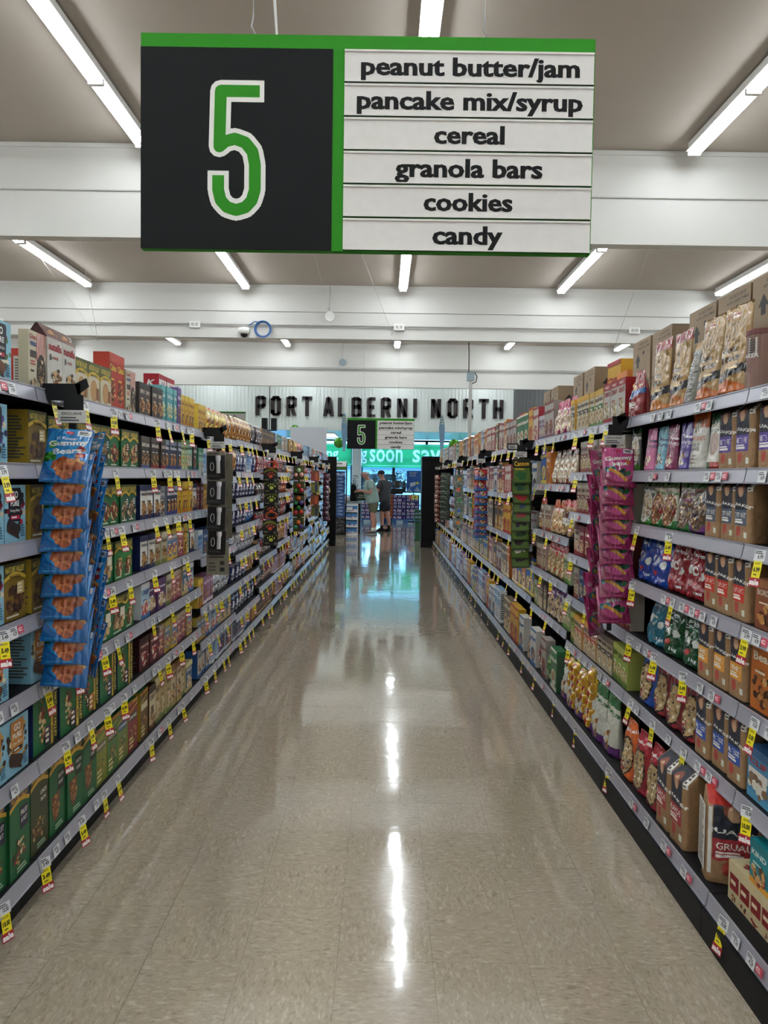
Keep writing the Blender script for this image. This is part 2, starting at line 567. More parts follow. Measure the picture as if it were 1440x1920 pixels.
simple('ceiling', lambda m: m.box(X0, X1, Y0, 29.3, HC, HC + .1), 'ceil', 'plain painted ceiling between deep beams')
simple('wall_left', lambda m: m.box(X0 - .1, X0, Y0, 29.3, 0, HC), 'white', 'white side wall')
simple('wall_right', lambda m: m.box(X1, X1 + .1, Y0, 29.3, 0, HC), 'white', 'white side wall')
simple('wall_back', lambda m: m.box(X0, X1, Y0 - .1, Y0, 0, HC), 'white', 'white wall behind the aisle mouth')
BEAMS = [(7.95, 3.92), (13.63, 3.93), (19.45, 3.78), (2.2, 3.92), (-3.5, 3.92)]
for y, z in BEAMS:
    b = simple('ceiling_beam', lambda m: m.box(X0, X1, y, y + .15, z, HC - .001), 'beam', 'deep white painted ceiling beam')
    def seam(m):
        m.box(X0, X1, y - .012, y - .001, HC - .05, HC - .02)
    simple('seam_strip', seam, 'beam', kind=None, parent=b)
    def groove(m):
        m.tube([(X0, y - .008, z + .46), (X1, y - .008, z + .46)], .008, 8)
    simple('conduit', groove, 'conduit', kind=None, parent=b)
# surface conduit with boxes on the second and third beams
for y, z, xs in ((13.63, 4.155, (-6.7, -3.3, .23, 4.3)), (19.45, 4.21, ())):
    c = empty('cable_conduit', (0, y - .03, z), label='thin cable conduit along the %s ceiling beam' % ('second' if y < 15 else 'third'), cat='conduit')
    m = MB(); m.tube([(-9, 0, 0), (9, 0, 0)], .013, 8); m.tube([(-9, 0, -.03), (-2, .005, -.028), (3, 0, -.034), (9, 0, -.03)], .006, 6); m.build('pipe', 'conduit', c)
    for x in xs:
        m = MB(); m.box(x - .09, x + .09, -.03, .02, -.07, .04); m.box(x - .06, x - .01, -.036, -.03, -.04, .01, mi=1); m.box(x + .01, x + .06, -.036, -.03, -.04, .01, mi=1); m.build('outlet_box', ['white', 'conduit'], c)
# camera dome and blue cable on beam two
cm = empty('security_camera', (-2.45, 13.6, 3.99), label='small white dome security camera on the second beam', cat='camera')
m = MB(); m.lathe([(.07, .11), (.1, .1), (.1, .03), (.08, 0)], 20); m.build('housing', 'white', cm, True, rot=(0, 0, 0))
m = MB(); m.lathe([(.02, -.06), (.055, -.035), (.065, 0)], 16); m.build('dome', 'blackp', cm, True)
m = MB()
for k in range(3):
    m.tube([((.12 + .012 * k) * math.cos(a / 20 * 6.2832), -.02 - .012 * k, (.12 + .01 * k) * math.sin(a / 20 * 6.2832)) for a in range(21)], .009, 6, caps=False)
m.tube([(.0, -.02, .12), (-.15, -.02, .13), (-.25, -.02, .06)], .009, 6)
tag(m.build('cable_coil', mat('blue_cable', '#2c5f9a', .4), loc=(-2.12, 13.6, 4.07)), 'coil of blue cable hanging on the second beam', 'cable')
for x, y, z in ((-.97, 13.6, 4.36), (-1.05, 19.4, 4.42)):
    d = empty('pendant_sensor', (x, y, z), label='round %s disc sensor hanging against the %s beam' % (('white', 'second') if y < 15 else ('grey', 'third')), cat='sensor')
    m = MB(); m.tube([(0, 0, 0), (0, .04, 0)], .085, 20); m.build('disc', 'white' if y < 15 else 'greybox', d, loc=(0, -.02, -.05))
    m = MB(); m.tube([(0, 0, .03), (0, 0, .47)], .006, 6); m.build('stem', 'wire', d)

# fluorescent lights
def light_proto():
    root = empty('ceiling_light', (0, 0, 0))
    m = MB(); m.box(-.055, .055, -1.22, 1.22, .02, .1); m.box(-.075, .075, -1.22, 1.22, .012, .022); m.build('housing', 'fixture', root)
    for x in (-.035, .035):
        for y in (-.61, .61):
            m = MB(); m.tube([(x, y - .585, -.012), (x, y + .585, -.012)], .0175, 10); m.build('tube', 'tube', root)
    for y in (-1.205, -.012, .012, 1.205):
        m = MB(); m.box(-.06, .06, y - .01, y + .01, -.03, .02); m.build('socket', 'fixture', root)
    return root
LP = []
for x in (-10.4, -7.75, -5.07, -2.39, .285, 2.97, 5.65, 8.3, 11):
    for y in (-4.7, -1.5, .95, 6.5, 12.18, 18.0, 22.7) if abs(x) < 6 or x == -7.75 else (-1.5, 6.5, 12.18, 18.0):
        LP.append((x, y))
    if abs(x) < 6: LP.append((x, 4.0)); LP.append((x, 9.7)); LP.append((x, 15.5))
lp0 = light_proto(); kids = list(lp0.children)
ORD = ['first', 'second', 'third', 'fourth', 'fifth', 'sixth', 'seventh', 'eighth', 'ninth', 'tenth', 'eleventh', 'twelfth', 'thirteenth', 'fourteenth', 'fifteenth', 'sixteenth', 'seventeenth', 'eighteenth', 'nineteenth', 'twentieth',
       'twenty-first', 'twenty-second', 'twenty-third', 'twenty-fourth', 'twenty-fifth', 'twenty-sixth', 'twenty-seventh', 'twenty-eighth', 'twenty-ninth', 'thirtieth'] + ['far-%s' % w for w in 'a b c d e f g h i j k l m n o p'.split()]
xs_sorted = sorted({p[0] for p in LP})
for n, (x, y) in enumerate(LP):
    r = lp0 if n == 0 else lp0.copy()
    if n:
        COL.objects.link(r)
        for c in kids:
            d = c.copy(); COL.objects.link(d); d.parent = r
    r.location = (x, y, 4.735)
    bay = sum(1 for b in BEAMS if b[0] < y)
    xi = xs_sorted.index(x)
    tag(r, '%s ceiling tube light, %s row from the left wall, %s along that row' % ('long twin', ORD[xi], ORD[sorted(q[1] for q in LP if q[0] == x).index(y)]), 'light', 'fluorescent ceiling lights')

# front fascia wall with lettering, lowered ceiling, window wall
M['panel'] = mat('ribbed_white_panel', '#f2f9f7', 0.5, var=.03)
M['dkpanel'] = mat('ribbed_grey_panel', '#6d7072', 0.5, var=.05)
FZ = 2.97
wf = tag(MB().build('wall_front', 'panel'), 'white ribbed metal wall above the checkouts', kind='structure')
bpy.data.objects.remove(wf)
def fas(m):
    m.box(-7.95, 3.98, 24.2, 24.35, FZ, HC)
wf = simple('wall_front', fas, 'panel', 'white ribbed metal wall above the checkouts')
m = MB(); m.box(-.012, .012, -.014, 0, FZ, HC); rib = m.mesh('rib', 'panel')
m = MB()
for k in range(107):
    x = -7.9 + k * .111
    m.box(x - .012, x + .012, 24.172, 24.199, FZ, HC)
tag(m.build('rib_panel', 'panel', wf), kind='stuff')
wg = simple('wall_grey', lambda m: m.box(3.98, X1, 24.2, 24.35, FZ, HC), 'dkpanel', 'dark grey ribbed wall panel right of the lettering')
wg.name = 'wall_right_front'
m = MB()
for k in range(60):
    x = 4.04 + k * .125
    m.box(x - .018, x + .018, 24.18, 24.199, FZ, HC)
tag(m.build('rib_panel', 'dkpanel', wg), kind='stuff')
simple('wall_left_front', lambda m: m.box(X0, -7.95, 24.2, 24.35, FZ, HC), 'beam', 'plain white wall left of the ribbed panel')
M['slat'] = mat('white_slat_ceiling', '#e6edf0', 0.28, 0.55)
lc = simple('ceiling_entrance', lambda m: m.box(X0, X1, 24.35, 29.3, FZ + .03, FZ + .1), 'slat', 'lowered white slatted ceiling by the windows')
m = MB()
for k in range(24): m.box(X0, X1, 24.38 + k * .205, 24.54 + k * .205, FZ + .0, FZ + .03)
tag(m.build('slat_panel', 'slat', lc), kind='stuff')
for k, x in enumerate((-4.6, -2.2, 3.4)):
    r = empty('entrance_light', (x, 26.6, FZ - .03), label='wide bright ceiling panel light, %s over the entrance' % ORD[k], cat='light', group='entrance ceiling lights')
    m = MB(); m.box(-.6, .6, -1.2, 1.2, 0, .03); m.build('frame', 'fixture', r)
    m = MB(); m.box(-.56, .56, -1.16, 1.16, -.008, 0); m.build('diffuser', mat('light_diffuser', '#ffffff', .4, emit=('#f0f8ff', 3.0)) if k == 0 else bpy.data.materials['light_diffuser'], r)

# window wall
WY = 29.3
M['mull'] = mat('dark_window_frame', '#17262c', 0.4)
M['glass'] = mat('window_glass', '#e8f6ff', 0.02, alpha=0.06, var=.0)
simple('wall_front_low', lambda m: (m.box(X0, -6, WY, WY + .15, 0, FZ), m.box(8, X1, WY, WY + .15, 0, FZ)), 'white', 'plain wall beside the windows')
simple('wall_front_sill', lambda m: m.box(-6, 8, WY, WY + .15, 0, .25), 'white', 'low sill wall under the windows')
edges = [-6, -3.6, -1.2, -.84, .37, 1.6, 2.84, 4.1, 6, 8]
n = 0
for a, b in zip(edges[:-1], edges[1:]):
    if a == -1.2: continue
    n += 1
    w = empty('window_%d' % n, ((a + b) / 2, WY, 0)); w['kind'] = 'structure'; w['label'] = 'dark framed shop window pane'
    hw = (b - a) / 2
    m = MB()
    m.box(-hw, -hw + .05, -.04, .04, .25, 2.95); m.box(hw - .05, hw, -.04, .04, .25, 2.95); m.box(-hw, hw, -.04, .04, 2.88, 2.95); m.box(-hw, hw, -.04, .04, .25, .32)
    m.box(-hw + .05, hw - .05, -.04, .04, 2.24, 2.30)
    m.build('window_frame', 'mull', w)
    m = MB(); m.box(-hw + .05, hw - .05, -.005, .005, .32, 2.24); m.box(-hw + .05, hw - .05, -.005, .005, 2.30, 2.88); m.build('pane', 'glass', w)
simple('column', lambda m: m.box(-1.19, -.85, WY - .12, WY + .1, 0, FZ), 'white', 'white square column between the windows')
# outside: pavement, a pale building, planting
simple('pavement', lambda m: m.box(-30, 30, WY + .2, 70, -.15, -.05), mat('asphalt', '#7d8890', .8, scale=3), 'grey car park outside the windows')
ob = empty('building', (3, 66, 0), label='pale low building across the car park', cat='building')
m = MB(); m.box(-20, 20, 0, 4, 0, 2.3); m.build('wall', mat('pale_render', '#b8d0dc', .8), ob)
m = MB(); m.box(-20.5, 20.5, -.5, 4.5, 2.3, 2.55); m.build('roof', mat('blue_roof', '#4f86b0', .6), ob)
for k in range(6):
    m = MB(); m.box(-17 + 6 * k, -14 + 6 * k, -.05, 0, .8, 1.8); m.build('window', 'mull', ob)
for k, (x, c) in enumerate(((-4.5, '#3c78c8'), (.4, '#d8dde0'), (5.2, '#30507a'))):
    cr = empty('car', (x, 44 + k, -.05), label=['blue', 'silver', 'dark blue'][k] + ' car parked outside the windows', cat='car')
    m = MB()
    pr = [(-2.1, .35), (-2.1, .75), (-1.9, .95), (-1.2, 1.0), (-.6, 1.42), (.8, 1.45), (1.5, 1.02), (2.05, .95), (2.15, .6), (2.1, .35)]
    m.prism(list(reversed(pr))[::-1], -.85, .85); m.build('body', mat('car_paint', c, .25, coat=1), cr)
    m = MB(); m.prism([(-1.0, 1.02), (1.3, 1.02), (.75, 1.38), (-.55, 1.36)], -.87, -.851); m.build('side_window', 'blackp', cr)
    for wx in (-1.35, 1.3):
        for wy in (-.85, .65):
            m = MB(); m.tube([(wx, wy, .33), (wx, wy + .2, .33)], .33, 18); m.build('wheel', 'blackp', cr)
# ---------------------------------------------------------------- product designs
GRAN = ['#6b4a2c', '#8a6038', '#a87b48', '#c49a63', '#4a2f1c', '#b58a55']
NUTS = ['#7a4a2a', '#b9854f', '#e0c69a', '#8c1f24', '#5b3a22', '#cfa36b']
BERRY = ['#7a1424', '#b0283a', '#3a1a3c', '#e6d6b8', '#5a2030']
OATS = ['#d8c39a', '#b99a6a', '#e8dcc0', '#8d6a42', '#c7ac7c']
CLUST = ['#c9a878', '#8d6a48', '#5f4430', '#e2cda6', '#3c2c26', '#a8845a']
COOK = ['#c68a4a', '#a86c34', '#5a3018', '#dca868', '#3c1e10']
P = {}     # key -> dict(mesh, w, h, d, name, cat, look)


def reg(key, me, w, h, d, name, cat, look):
    P[key] = dict(me=me, w=w, h=h, d=d, name=name, cat=cat, look=look)


def box(key, art, d, look, name='snack_box', cat='box', **kw):
    reg(key, box_mesh(name, art, d, **kw), art.w, art.h, d, name, cat, look)


def bag(key, art, d, look, name='snack_bag', cat='bag', **kw):
    reg(key, soft_mesh(name, art, d, **kw), art.w, art.h, d, name, cat, look)


INFO = Art(1, 1, '#bdbdb5').lines(.1, .1, .9, .9, 14, '#55554f')


# fruit bar boxes, pale blue
def a_go(badge, sub, foods, bar, seed):
    A = Art(.155, .19, '#8fc3d8')
    A.blobs(.75, .55, .2, .3, foods, 16, .09, seed).blobs(.12, .6, .1, .2, foods, 8, .08, seed + 1)
    A.poly([(.2, .95), (.72, .95), (.76, .9), (.74, .45), (.7, .36), (.26, .36), (.2, .42), (.16, .88)], badge)
    A.text('GO', .46, .83, .13, '#f4f4ee', .3, .03).text('PURE', .46, .68, .1, '#f4f4ee', .4, .03)
    A.text(sub, .46, .55, .06, '#e8e8e0', .44, .01).rect(.26, .4, .68, .47, foods[0]).lines(.3, .41, .64, .46, 1, '#f0f0e8')
    A.poly([(.08, .3), (.62, .12), (.72, .2), (.7, .28), (.16, .42)], bar).poly([(.08, .3), (.62, .12), (.66, .04), (.1, .2)], '#3a2218')
    A.lines(.72, .08, .95, .3, 5, '#356a8a')
    return A
for k, (bd, sub, fd, bar) in enumerate([('#20242c', 'Fruit & Oat Bars', ['#b02a3a', '#7a1a24', '#e8dcc0', '#4a7a3a'], '#6a4028'), ('#20242c', 'Energy Bites', ['#3a3a7a', '#22204a', '#d8c8a8', '#5a4a8a'], '#3a2a24'), ('#1c1c20', 'Energy Bites', ['#c02048', '#8a1630', '#2a2422', '#e0d0b0'], '#2e2320'), ('#c87a30', 'Banana Bars', ['#3a2a20', '#f0e6c0', '#e0c878', '#6a4a30'], '#5c3824'), ('#c8863a', 'Oat Bars', ['#2a1c18', '#e8dcb8', '#c8a050', '#4a3020'], '#3c261c')]):
    box('go%d' % k, a_go(bd, sub, fd, bar, k * 5 + 2), .1, 'pale blue snack bar carton with %s badge' % ('dark' if k < 3 else 'orange'), 'fruit_bar_box', side='#7ab0c6', top='#8fc3d8', side_art=INFO)


# granola bar boxes with the arched header
def a_nv(w, h, body, top, band, sub, food, seed, head='#e8cf5a', panel=None, boxes=1):
    A = Art(w, h, body)
    A.blobs(.5, .34, .38, .24, food, 46, .1, seed).lines(.1, .04, .9, .1, 1, '#d8d8c8')
    A.arch(.74, .08, top).band(.68, .09, .07, band)
    A.text('NATURE VALLEY', .5, .89, .11, head, .86, .02).text(sub, .5, .765, .055, '#2a2410', .5, .01)
    if panel: A.rect(.58, .44, .9, .66, panel).lines(.61, .46, .87, .64, 3, '#f0ead0')
    return A
for k, (w, h, bd, tp, sub, fd, pn) in enumerate([
        (.125, .18, '#1f6b3c', '#4c5226', 'SWEET & SALTY', NUTS, None), (.125, .18, '#245f46', '#4c5226', 'CHEWY NUT', CLUST, '#1d4a5c'), (.125, .18, '#1f6b3c', '#434a22', 'TRAIL MIX', GRAN, '#3a2a1c'),
        (.125, .18, '#2c7a3c', '#4c5226', 'ALMOND', NUTS, None), (.125, .18, '#1f6b3c', '#4c5226', 'PEANUT', NUTS, '#6a1c28'), (.19, .18, '#1f6b3c', '#434a22', 'NUT CLUSTERS', CLUST, '#e6e0d0'), (.15, .19, '#7d6420', '#4c4a20', 'PROTEIN', ['#2c1a12', '#4a2c1c', '#6a4428'], '#c8b070')]):
    box('nv%d' % k, a_nv(w, h, bd, tp, '#d8b53c', sub, fd, k + 11, panel=pn), .085 if k < 6 else .1, '%s granola bar box with arched header' % ('brown' if k == 6 else ['dark green', 'teal green', 'deep green', 'bright green', 'red-panelled green', 'wide green'][k]), 'granola_bar_box', side='#1a5a34' if k < 6 else '#a88c30', top='#1a4a30' if k < 6 else '#a88c30', side_art=INFO if k == 6 else None)
A = Art(.125, .17, '#d8cdb0').ell(.5, .32, .3, .26, '#b98a54', 18).ell(.5, .32, .26, .22, '#c79a62', 18).rect(.7, .1, .95, .4, '#8a5a34').arch(.68, .08, '#5a5f32').band(.6, .09, .09, '#d8b53c').text('NATURE VALLEY', .5, .86, .13, '#e8cf5a', .86).text('BISCUITS', .5, .69, .05, '#2a2410', .5)
box('nvbis', A, .1, 'cream biscuit box with arched olive header', 'biscuit_box', side='#cbbb90', top='#5a5f32')
for k, (pn, sub, food) in enumerate([('#1c1c18', "OATS 'N'\nHONEY", ['#a86c3c', '#8a5228', '#c08850', '#6b3e20']), ('#2a1c3c', 'FRUIT\n& NUT', NUTS), ('#3c3524', 'LUNCH\nBOX', GRAN), ('#c87028', 'PEANUT', NUTS)]):
    A = Art(.15, .29, '#1f6336' if k != 2 else '#3f4526')
    A.arch(.84, .05, '#3a3d1c' if k != 1 else '#1d2a5c').band(.8, .06, .05, '#d8a93c').text('NATURE VALLEY', .5, .93, .07, '#e8b84a', .86).rect(.5, .52, .92, .78, pn).text(sub.split('\n')[0], .71, .71, .06, '#f4f0e4', .34).text(sub.split('\n')[-1], .71, .62, .05, '#f4f0e4', .3)
    if k == 0: A.poly([(.1, .5), (.62, .53), (.55, .2), (.32, .14), (.22, .2)], '#7a4626').blobs(.36, .36, .2, .14, food, 34, .06, 4)
    else: A.blobs(.42, .3, .36, .15, food, 34, .06, 5 + k)
    A.lines(.3, .04, .9, .12, 2, '#b8d0b0')
    box('nvt%d' % k, A, .15, ['tall green oats and honey bar box', 'tall green and navy fruit nut box', 'tall olive lunch box bar carton', 'tall green box with orange panel'][k], 'tall_granola_box', side='#184f2c', top='#1d2a5c' if k == 1 else '#184f2c', top_art=Art(1, 1, '#184f2c').lines(.1, .2, .9, .8, 3, '#c8d0b8') if k < 2 else None)
for k, (foods, pn) in enumerate([(NUTS, '#3c2440'), (BERRY, '#c87a30'), (GRAN, '#1c2c5c')]):
    A = Art(.21, .2, '#1f6a3a').blobs(.35, .55, .12, .4, foods, 30, .055, 20 + k).rect(.7, 0, .8, 1, '#d8b53c').rect(.8, 0, 1, 1, '#2a3218').text('NATURE VALLEY', .9, .5, .1, '#e8cf5a', .86, .02, rot=-90).text('TRAIL MIX', .75, .4, .06, '#2a2410', .5, .01, rot=-90).rect(.44, .05, .68, .4, pn).lines(.47, .08, .65, .38, 3, '#f0e8d0')
    box('nvs%d' % k, A, .16, ['wide green bar box with sideways title', 'wide green bar box with orange corner', 'wide green bar box with navy corner'][k], 'family_bar_box', side='#1d2a5c', top='#1a5a34', top_art=Art(1, 1, '#1a5a34').lines(.1, .3, .9, .8, 2, '#c8a040'))

# tall chewy boxes
for k, (bg, nm, pc) in enumerate([('#7f8a2e', 'CHOCOLATE CHIP', '#6a5a44'), ('#4e7a3a', 'CHOCOLATE CHIP', '#5a3a28'), ('#6f8440', 'COOKIE', '#2c4a7c'), ('#8c2c2c', 'S MORES', '#2c4a3c'), ('#6a4a1e', 'CHEWY BARS', '#d8c8a0')]):
    A = Art(.14, .25, bg).rect(0, .93, 1, 1, '#c88a2c').lines(.1, .94, .6, .99, 1, '#802020').text('Chewy', .5, .82, .09, '#e8d84a', .6, .03, rot=14).rect(.1, .6, .9, .74, pc).text(nm, .5, .67, .06, '#f4f0e0', .74).blobs(.5, .3, .34, .18, GRAN, 26, .07, k + 31).lines(.08, .06, .6, .3, 3, '#e0d890')
    box('chew%d' % k, A, .17, ['olive yellow', 'moss green', 'green and blue', 'dark red', 'chocolate brown'][k] + ' chewy bar carton', 'chewy_bar_box', side='#b0962c', top='#2e6a3a', side_art=Art(1, 1, '#c8a040').text('CHEWY BARS', .5, .5, .3, '#6a4014', .7, .02, rot=90), top_art=Art(1, 1, '#2e3a2a').lines(.1, .1, .9, .9, 4, '#7a8a5a'))


def a_plain(w, h, bg, hdr, ttl, ttc, food, seed, foot=None, mid=None, tt2=None):
    A = Art(w, h, bg)
    if foot: A.rect(0, 0, 1, .14, foot)
    if mid: A.rect(.06, .46, .94, .6, mid)
    A.blobs(.5, .31, .38, .2, food, 34, .11, seed)
    if hdr: A.rect(0, .84, 1, 1, hdr)
    A.text(ttl, .5, .74, .12, ttc, .78, .03).lines(.2, .5, .8, .56, 1, '#e8e4d8' if mid else ttc)
    if tt2: A.text(tt2, .5, .91, .07, '#f4f0e8', .6, .01)
    return A
RED, NAVY, WHT, CRM = '#a31f28', '#1e2c5c', '#e6e4dc', '#d9ccae'
# small left-run boxes (third bay)
specs = [  # key, w, h, d, bg, header, title, title colour, food, foot, mid, look, name
    ('dk_b', .085, .165, .07, '#34302f', '#5a5450', 'BAR', '#e8e0d0', GRAN, '#3f5a9a', None, 'charcoal bar carton with blue foot', 'protein_bar_box'),
    ('dk_r', .085, .165, .07, '#34302f', '#5a5450', 'BAR', '#e8e0d0', GRAN, '#a02c38', None, 'charcoal bar carton with red foot', 'protein_bar_box'),
    ('dk_br', .095, .17, .07, '#4a3a34', '#3a3432', 'SIMPLY', '#d8c8b8', COOK, None, None, 'dark brown bar carton', 'protein_bar_box'),
    ('nb', .085, .165, .07, '#2a3450', '#8a98a8', 'Bites', '#e8ecf0', COOK, '#26408a', None, 'navy cookie bite carton', 'cookie_bite_box'),
    ('wb', .115, .175, .07, '#e4e2dc', NAVY, 'granola', '#3a3a44', GRAN, NAVY, None, 'white granola bar box with navy bands', 'granola_bar_box'),
    ('gr', .11, .165, .07, '#8a8f92', '#a0a5a8', 'BARS', '#e0e0e0', CLUST, None, '#6a6f74', 'grey snack box', 'granola_bar_box'),
    ('yel', .08, .19, .07, '#d8a830', '#e8c850', 'Arrow', '#7a3a14', COOK, '#c07818', None, 'golden yellow biscuit carton', 'biscuit_box'),
    ('gry', .07, .18, .07, '#b8c8a0', '#8fae5a', 'Kids', '#3a5a24', ['#d04038', '#e8c040', '#5a9a40'], None, None, 'pale green fruit snack carton', 'fruit_snack_box'),
    ('teal', .07, .2, .07, '#4fa0a8', '#7cc0c4', 'Oat', '#f0f4ec', ['#e8d890', '#f4ecc0', '#c8a850'], None, None, 'teal banana snack carton', 'fruit_snack_box'),
    ('pur', .05, .22, .07, '#5a3c7c', '#7a5a9a', 'Bars', '#e8e0f0', COOK, None, None, 'slim purple carton', 'fruit_snack_box'),
    ('yog', .15, .19, .1, '#cfc8b8', '#ddd6c6', 'YOGURT', '#3a3028', OATS, None, '#c8384a', 'cream yogurt bar box with red flash', 'granola_bar_box'),
    ('pur2', .15, .17, .12, '#54325c', '#6a4470', 'crunchy', '#e8e0f0', OATS, None, None, 'plum purple bar box', 'granola_bar_box'),
    ('mar', .16, .17, .14, '#5a2226', '#3c1a1c', 'granola', '#e8c8b8', BERRY, None, None, 'maroon chocolate bar box', 'granola_bar_box'),
    ('beige', .12, .17, .1, '#b8b094', '#d4ccb0', 'Kashi', '#5a3a24', GRAN, '#6a7a3a', None, 'beige seed bar box', 'granola_bar_box'),
    ('ltb', .14, .18, .1, '#a8c4d8', '#e8eef0', 'CRISP', '#2c4a8a', ['#c03a48', '#f0e8d8', '#d8a850'], '#4a78b0', None, 'light blue crisp bar carton', 'cereal_bar_box'),
    ('mlt', .12, .17, .1, '#6f8aa8', '#c8b050', 'MINI', '#f4f0e0', ['#c8404a', '#3a58a0', '#e8c850'], '#c8a040', None, 'blue and yellow cereal bar box', 'cereal_bar_box'),
    ('mlr', .12, .17, .1, '#a85a60', '#c8b8a0', 'TREAT', '#f4f0e0', ['#e8d0b0', '#7a3a50', '#d8a060'], '#8a3a58', None, 'dusty red cereal bar box', 'cereal_bar_box'),
    ('tan', .1, .25, .15, '#b09a66', '#d8c890', 'HONEY', '#5c3410', OATS, '#7a8a4a', None, 'tall tan cracker carton', 'cracker_box'),
    ('tanw', .11, .25, .15, '#c8b890', '#8a5a2c', 'GRAHAM', '#7a2c1c', COOK, '#a89a5a', None, 'tall wheat coloured cracker carton', 'cracker_box'),
    ('choc', .12, .24, .15, '#d2c49c', '#3c2018', 'CHEWY', '#3c2018', GRAN, '#4a2a18', None, 'chocolate topped chewy bar carton', 'cracker_box'),
    ('blum', .15, .18, .12, '#3a5a80', '#d8cc90', 'SNACK', '#f0ece0', OATS, '#c8b070', None, 'steel blue cookie snack box', 'cookie_box'),
    ('redt', .1, .25, .07, '#b83424', '#c84432', 'Cakes', '#e8c850', COOK, None, None, 'tall red cookie carton', 'cookie_box'),
    ('wine', .07, .2, .08, '#6a1f34', '#8a3044', 'Fruit', '#f0d8d8', BERRY, None, None, 'wine red fruit bar carton', 'fruit_snack_box'),
    ('oran', .1, .2, .08, '#c87030', '#e8a050', 'Pops', '#f4e8c8', ['#f0d890', '#a84a20'], None, None, 'orange puff carton', 'cookie_box'),
    ('mnt', .07, .19, .08, '#9cc8b0', '#3c8a6a', 'Mini', '#1c5a44', ['#c83a3a', '#f0e8d8'], '#2c6a54', None, 'mint green wafer carton', 'wafer_box'),
    ('sky', .07, .19, .08, '#7aa8d8', '#e8eef4', 'Wafer', '#1c3a7a', ['#f0f0f0', '#3a6ab0'], '#f0f0f0', None, 'sky blue wafer carton', 'wafer_box'),
]
for i, (k, w, h, d, bg, hd, tt, tc, fd, ft, md, lk, nm) in enumerate(specs):
    box(k, a_plain(w, h, bg, hd, tt, tc, fd, i + 50, ft, md), d, lk, nm, side=hd, top=hd, side_art=INFO if i % 3 == 0 and w > .1 else None)
A = Art(.16, .29, '#e8e4e0').text('K', .52, .62, .5, '#b01c2c', .44, .02, sk=.2).rect(0, .0, 1, .16, '#4a3038').rect(.0, .9, 1, 1, '#b01c2c').blobs(.55, .34, .3, .1, BERRY, 12, .06, 3)
A2 = Art(.07, .29, '#b01c2c').text('K', .5, .82, .12, '#f4f0ec', .5, .03, sk=.2).text('Strawberry', .6, .4, .3, '#f4f0ec', .5, .01, rot=-90).blobs(.4, .6, .2, .06, ['#1e6a2c', '#c8282c'], 8, .1, 9)
box('spk', A, .09, 'red and white cereal carton with red letter K', 'cereal_box', side='#b01c2c', top='#b01c2c', side_art=A2)
A = Art(.14, .2, '#cfc7ae').rect(.5, .55, 1, 1, '#e8e0d0')
for i in range(6): A.poly([(.5 + i * .09, 1), (.54 + i * .09, 1), (.44 + i * .09, .5), (.4 + i * .09, .5)], '#c83a3a')
A.text('Chex', .25, .9, .09, '#b02838', .4).text('mix', .28, .79, .1, '#2c4a9a', .36).rect(.08, .54, .46, .66, '#4a3a30').lines(.1, .4, .44, .5, 2, '#c05040').lines(.1, .28, .4, .34, 1, '#2a2420').ell(.72, .3, .26, .34, '#3a3430').blobs(.72, .3, .2, .3, CLUST, 30, .06, 7).blobs(.25, .1, .2, .08, CLUST, 10, .06, 8)
box('chex', A, .035, 'cream striped snack mix box with dark window', 'snack_mix_box', side='#c2b99e', top='#cfc7ae')
A = Art(.13, .25, '#d8d4cc').rect(0, .78, 1, 1, '#6a3a30').blobs(.5, .9, .4, .07, COOK, 14, .07, 2).text('nutella', .5, .68, .12, '#b3202a', .86, .03).text('B', .2, .52, .09, '#2a2a30', .12, .03).text('-ready', .5, .52, .07, '#b3202a', .4).blobs(.6, .25, .3, .14, ['#c79a62', '#7a4a28', '#e0c08a', '#4a2818'], 20, .09, 4).rect(0, 0, 1, .06, '#5a2c24')
box('nut', A, .08, 'white gable-top wafer carton with red lettering', 'wafer_box', side='#c8c0b4', top='#6a3a30', gable=.05)
A = Art(.2, .2, '#b83424').rect(.1, .1, .9, .85, '#d0ccc0').lines(.15, .15, .85, .8, 12, '#6a6258')
box('redb', A, .12, 'red case with white facts panel', 'cookie_box', side='#b83424', top='#a82c1e', side_art=Art(1, 1, '#b83424').rect(.1, .1, .9, .85, '#d0ccc0').lines(.15, .15, .85, .8, 12, '#6a6258'))

# right run: oat cartons and kraft oat bags
def a_oat(w, h, band, t2, paper='#9a7752', top='#262a38', txt='QUAKER'):
    A = Art(w, h, paper)
    A.rect(.08, .5, .8, .98, top).ell(.44, .82, .2, .1, '#8a4a34').ell(.44, .78, .13, .09, '#c8a080')
    A.rect(.08, .26, .8, .5, band).text(txt, .44, .57, .1, '#f0eee8', .7, .03, rot=-6).text(t2, .44, .42, .075, '#f4f0e8', .6, .01).lines(.14, .29, .7, .37, 2, '#f4f0e8')
    A.ell(.36, .17, .12, .08, '#a83a30').rect(.68, .08, .84, .16, '#d8e0d0')
    A.rect(.82, .78, .98, .99, '#e4e2dc').lines(.84, .8, .96, .96, 4, '#3a3a3a')
    return A
for k, (bc, t2, lk) in enumerate([('#5c4a9a', 'GLUTEN FREE', 'violet'), ('#4d5c70', 'CUT OATS', 'slate'), ('#c8321e', 'QUICK OATS', 'red'), ('#e09a2c', 'ONE MINUTE', 'amber'), ('#2a52a8', 'MINUTE OATS', 'blue'), ('#a82c34', 'RAPIDE', 'crimson')]):
    h = [.25, .24, .24, .24, .25, .3][k]; w = [.14, .125, .125, .13, .13, .15][k]
    bag('oat%d' % k, a_oat(w, h, bc, t2), .1 if k < 5 else .13, 'brown paper oat bag with %s band' % lk, 'oat_bag', shape='kraft', matn='kraft', nu=64, nv=92, crinkle=.002, back='#9a7752', side='#94714c', seed=k, top_col='#94714c')
